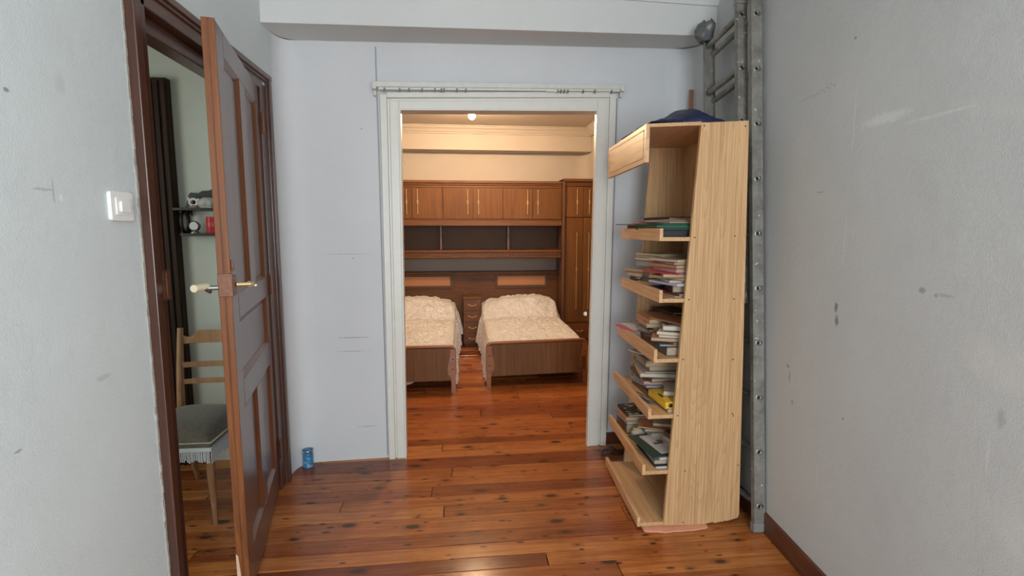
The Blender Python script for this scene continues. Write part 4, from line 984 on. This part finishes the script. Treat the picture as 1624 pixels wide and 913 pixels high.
for x0, x1 in ((-.755, -.118), (.383, 1.015)):
    fr = BX('panel_frame', (x0, HY - .014, .664), (x1, HY, .838 - .002), M_BACKP, hb, .003)
    mb = MB(); x = x0 + .006
    while x < x1 - .015:
        for z in (.672, .806): mb.box(x, HY - .018, z, x + .010, HY - .013, z + .018)
        x += .018
    for z in [(.70 + .02 * q_) for q_ in range(5)]:
        for xx in (x0 + .006, x1 - .018): mb.box(xx, HY - .018, z, xx + .012, HY - .013, z + .011)
    mb.build('toothed_border', M_WALD, fr, kind='stuff')
    BX('cane_insert', (x0 + .032, HY - .017, .697), (x1 - .032, HY - .012, .803), M_CANE, fr, .001)
mb = MB()
for i in range(6): mb.box(.065 + .0255 * i, HY - .012, .748, .083 + .0255 * i, HY, .772)
mb.build('carved_blocks', M_BACKP, hb, .003)
# wardrobe on the right
wd = thing('wardrobe', (1.37, 5.92, 0), 'tall walnut wardrobe with long brass handles at the right of the beds', 'wardrobe', 'wardrobes')
WX0, WX1 = 1.140, 1.508
BX('side_post', (WX0, CY - .028, 0), (WX0 + .032, 6.095, 1.925), M_WALDZ, wd, .006, seg=3)
BX('body', (WX0 + .03, CY + .018, .0), (WX1, 6.095, 1.90), M_WALD, wd, .001)
BX('cornice_rail', (WX0 - .0, CY - .04, 1.895), (WX1, 6.09, 1.928), M_WALX, wd, .007, seg=3)
BX('cornice_fascia', (WX0 + .032, CY - .012, 1.845), (WX1, CY + .02, 1.895), M_WALD, wd, .003)
DX = 1.387
for a, b_, hx in ((WX0 + .036, DX - .002, DX - .072), (DX + .002, WX1 - .004, DX + .068)):
    d = BX('door', (a, CY, 1.498), (b_, CY + .018, 1.84), M_WAL, wd, .002); pull(d, hx, CY, 1.54, 1.80, (1.67,))
    d = BX('door', (a, CY, .275), (b_, CY + .018, 1.490), M_WAL, wd, .002); pull(d, hx, CY, .44, 1.31, (.90,))
dr = BX('drawer', (WX0 + .036, CY, .075), (WX1 - .004, CY + .018, .265), M_WALX, wd, .002)
mb = MB().tube([(1.33 + .02 * 0, CY - .014, .175), (1.36, CY - .02, .168), (1.38, CY - .02, .168), (1.40, CY - .014, .175)], .004, 8).tube([(1.33, CY, .176), (1.33, CY - .016, .176)], .006, 8).tube([(1.40, CY, .176), (1.40, CY - .016, .176)], .006, 8)
mb.build('handle', M_BRASS, dr)
# left wardrobe, mostly hidden by the casing
wl = thing('wardrobe', (-1.14, 5.92, 0), 'walnut wardrobe at the left end behind the white casing', 'wardrobe', 'wardrobes')
BX('side_post', (CX0 - .035, CY - .028, 0), (CX0 - .003, 6.095, 1.925), M_WALDZ, wl, .006)
BX('body', (-1.395, CY + .018, 0), (CX0 - .035, 6.095, 1.90), M_WALD, wl, .001)
BX('cornice_rail', (-1.395, CY - .04, 1.895), (CX0 - .003, 6.09, 1.928), M_WALX, wl, .007)
BX('door', (-1.39, CY, .275), (-1.16, CY + .018, 1.84), M_WAL, wl, .002); d = BX('door', (-1.156, CY, .275), (CX0 - .038, CY + .018, 1.84), M_WAL, wl, .002)
pull(d, -1.09, CY, .44, 1.31, (.90,))
# nightstand between the beds
nt_ = thing('nightstand', (.106, 5.9, 0), 'narrow walnut nightstand with three brass-handled drawers between the beds', 'nightstand')
NX0, NX1, NY = .004, .208, 5.74
BX('body', (NX0, NY + .016, .04), (NX1, HY - .002, .575), M_WALDZ, nt_, .002)
BX('plinth', (NX0 + .01, NY + .03, 0), (NX1 - .01, HY - .01, .04), M_WALD, nt_, 0)
MB().prism([(NY - .01, .572), (HY - .002, .572), (HY - .002, .592), (NY + .004, .592), (NY - .01, .584)], 'x', NX0 - .004, NX1 + .004).build('top', M_WALX, nt_, .004)
BX('back_upstand', (NX0 - .004, HY - .03, .592), (NX1 + .004, HY - .002, .64), M_WALD, nt_, .003)
for z0, z1 in ((.43, .555), (.30, .422), (.17, .292), (.05, .162)):
    d = BX('drawer', (NX0 + .008, NY, z0), (NX1 - .008, NY + .016, z1), M_WALX, nt_, .003)
    zc = (z0 + z1) / 2
    MB().tube([(.066, NY - .004, zc + .006), (.085, NY - .018, zc), (.106, NY - .02, zc - .004), (.127, NY - .018, zc), (.146, NY - .004, zc + .006)], .0035, 8).tube([(.066, NY, zc + .007), (.066, NY - .008, zc + .007)], .006, 8).tube([(.146, NY, zc + .007), (.146, NY - .008, zc + .007)], .006, 8).build('handle', M_BRASS, d)

# ---- beds
def m_spread():
    m, nt, b = newmat('quilted_satin_cover'); v = coords(nt, rand=False)
    n1 = noise_(nt, v, 9, 3, .6, 2.2); n2 = noise_(nt, v, 34, 2, .5, 1.2)
    w = nd(nt, 'ShaderNodeTexVoronoi', feature='DISTANCE_TO_EDGE'); w.inputs['Scale'].default_value = 17
    mp = nd(nt, 'ShaderNodeMapping'); mp.inputs['Scale'].default_value = (1.3, .45, 1); mp.inputs['Rotation'].default_value = (0, 0, .6); lk(nt, v, mp.inputs[0]); lk(nt, mp.outputs[0], w.inputs['Vector'])
    e = ramp(nt, w.outputs['Distance'], [(0, (.35, .35, .35)), (.09, (1, 1, 1))])
    c = mixc(nt, e, (.72, .73, .77), (.85, .84, .84)); lk(nt, c, b.inputs['Base Color'])  # fold shade painted into the colour: grey-blue along the wrinkle lines
    b.inputs['Roughness'].default_value = .42; b.inputs['Sheen Weight'].default_value = .25
    h = math_(nt, 'ADD', math_(nt, 'MULTIPLY', n1, 1.0), math_(nt, 'ADD', math_(nt, 'MULTIPLY', n2, .35), math_(nt, 'MULTIPLY', e, .12)))
    bump(nt, b, h, 1.0, .03); return m
M_SPR = m_spread()
M_MATT = plain('mattress_ticking', (.55, .53, .50), .8)
def bed(x0, x1, y0, y1, skew, label, spread_label, side, sd):
    """x0..x1 outer width, y0 foot, y1 head; skew turns the footboard a touch"""
    r = thing('bed', ((x0 + x1) / 2, (y0 + y1) / 2, 0), label, 'bed', 'single beds')
    c, s = cos(skew), sin(skew)
    Mx = Matrix.Translation((x0, y0, 0)) @ Matrix.Rotation(skew, 4, 'Z')
    w = (x1 - x0) / c; zb, ztp = .098, .392
    # front panel
    MB().box(.045, .006, zb + .004, w - .045, .024, ztp - .014, 0, Mx).build('footboard_panel', M_FOOT, r, .001)
    # rounded top rail running over the corners
    pts = []; R0 = .035
    pts += [(.012, .015, zb + .05)]
    for i in range(7): a = pi - pi / 2 * i / 6; pts.append((.012 + R0 + R0 * cos(a), .015, ztp - R0 + R0 * sin(a)))
    for i in range(7): a = pi / 2 - pi / 2 * i / 6; pts.append((w - .012 - R0 + R0 * cos(a), .015, ztp - R0 + R0 * sin(a)))
    pts += [(w - .012, .015, zb + .05)]
    MB().tube([tuple(Mx @ Vector(p)) for p in pts], .013, 10).build('top_rail', M_FRAIL, r)
    for sg, bx in ((1, 0), (-1, w)):
        q = lambda d: bx + sg * d
        poly = [(q(.004), 0), (q(.040), 0), (q(.040), .085), (q(.044), .13), (q(.066), .155), (q(.070), .20), (q(.064), .25), (q(.052), .29), (q(.046), .335), (q(.043), .375), (q(.004), .36)]
        if sg < 0: poly = poly[::-1]
        lg = MB().prism(poly, 'y', .0, .030, 0, False, Mx).build('leg', M_FRAIL, r, .003)
        for z in (.20, .285): MB().lathe([(.0001, .003), (.006, .002), (.007, 0)], (0, 0, 0), 12, 0, Mx @ Matrix.Translation((q(.026), 0, z)) @ Matrix.Rotation(pi / 2, 4, 'X')).build('bolt_cap', M_BACKP, lg)
    for xx in (x0 + .02, x1 - .045): BX('side_rail', (xx, y0 + .05, .13), (xx + .025, y1, .25), M_WALD, r, .002)
    for xx in (x0 + .02, x1 - .06): BX('leg', (xx, y1 - .06, 0), (xx + .04, y1 - .02, .13), M_WALD, r, .002)
    BX('mattress', (x0 + .05, y0 + .13, .22), (x1 - .05, y1 - .01, .355), M_MATT, r, .02, seg=3)
    MB().prism(rrect(x0 + .14, .357, x1 - .14, .43, .035), 'y', y1 - .33, y1 - .06, 0, True).build('pillow', M_MATT, r)
    # bedspread draped over everything: a thing of its own
    nu, nv = 150, 150; P = []
    ov = .27
    half = (x1 - x0) / 2 - .032; cx = (x0 + x1) / 2
    def top(xn, t):   # height over mattress; xn -1..1, t 0 foot..1 head
        y = y0 + .055 + t * (y1 - y0 - .06)
        z = .378 + .02 * min(1, t * 6)
        p = max(0, min(1, (t - .70) / .16)); p = p * p * (3 - 2 * p)
        z += p * (.175 + .030 * side * xn) * (1 - .30 * abs(xn) ** 2.6)
        z -= .018 * math.exp(-((t - .70) / .03) ** 2)
        return z, y
    for j in range(nv + 1):
        t = j / nv; row = []
        for i in range(nu + 1):
            s_ = (i / nu) * 2 - 1
            L = half + ov; d = abs(s_) * L; sg = 1 if s_ > 0 else -1
            if d <= half - .04:
                xn = d / half * sg; z, y = top(xn, t); x = cx + sg * d
                q = fbm((x * 8 + sd, y * 8, 1.3), 3); q2 = abs(fbm((x * 13 + .8 * sin(y * 9), y * 17 + sd, 4.1), 2))
                z += .014 * q + .030 * (.35 - q2)
                if t > .66:
                    k1 = abs(((x * 1.0 + y * 1.1) * 3.1) % 1 - .5); k2 = abs(((x * 1.0 - y * 1.1) * 3.1) % 1 - .5)
                    z -= .020 * (math.exp(-(min(k1, k2) / .06) ** 2))
            else:
                z0_, y = top(sg * .97, t)
                e = d - (half - .04); a = min(1, e / .063) * pi / 2; rr = .04
                hang = max(0, e - .063)
                drop_max = (.60 if t > .72 else .52)
                fold = sin(y * 34 + 2 * sin(y * 9 + sd)) * .5 + .5 * sin(y * 57 + sd)
                flare = hang * (.10 + .22 * max(0, min(1, (t - .6) / .3)))
                x = cx + sg * (half - .04 + rr * sin(a) + flare + min(hang * .35, .022) * fold + .010)
                hem = 1 + .10 * sin(y * 5 + sd)
                sc_ = (z0_ - .085) / (ov - .023)
                z = z0_ - rr * (1 - cos(a)) - hang * min(1.35, sc_) * (1 if t < .7 else hem * 1.0) * .98
                z += .005 * fbm((x * 15, y * 15, z * 15), 3)
                if y < y0 + .10: z = z
            if y > 5.66:
                k3 = min(1, (y - 5.66) / .05)
                xl = .214 if side > 0 else -.884; xr = 1.134 if side > 0 else -.002
                x = x + k3 * (min(max(x, xl + .004 * fbm((0, y * 20, z * 20))), xr) - x)
            y2 = y + (x - x0) * math.tan(skew) * (1 - t)
            row.append((x, y2, z))
        P.append(row)
    cov = MB().grid(P).build('bedspread', M_SPR, loc=(cx, (y0 + y1) / 2, .38))
    tag(cov, spread_label, 'bedspread', 'bedspreads')
    return r
bed(.192, 1.088, 4.200, 5.965, R_(5.0), 'walnut single bed right of the nightstand, full footboard in view', 'cream quilted satin bedspread on the right-hand bed', 1, 3.0)
bed(-.875, -.064, 4.100, 5.965, R_(1.2), 'walnut single bed left of the nightstand, partly behind the white casing', 'cream quilted satin bedspread on the left-hand bed', -1, 8.0)
# white cloth hanging below the left bed
P = []
for j in range(9):
    row = []
    for i in range(21):
        u = i / 20; v = j / 8; x = -.78 + .40 * u; hz = .115 - (.115 * (1 - u ** 2.2) * .82 + .012) * v
        row.append((x, 4.15 + .012 * sin(x * 60) * v + .02 * v, max(.004, hz + .0)))
    P.append(row)
tag(MB().grid(P).build('hanging_cloth', plain('grubby_white_cloth', (.60, .57, .54), .8, 0, .15, 60, .4), loc=(-.58, 4.15, .1), solid=.004), 'white cloth hanging below the footboard of the left bed', 'cloth')
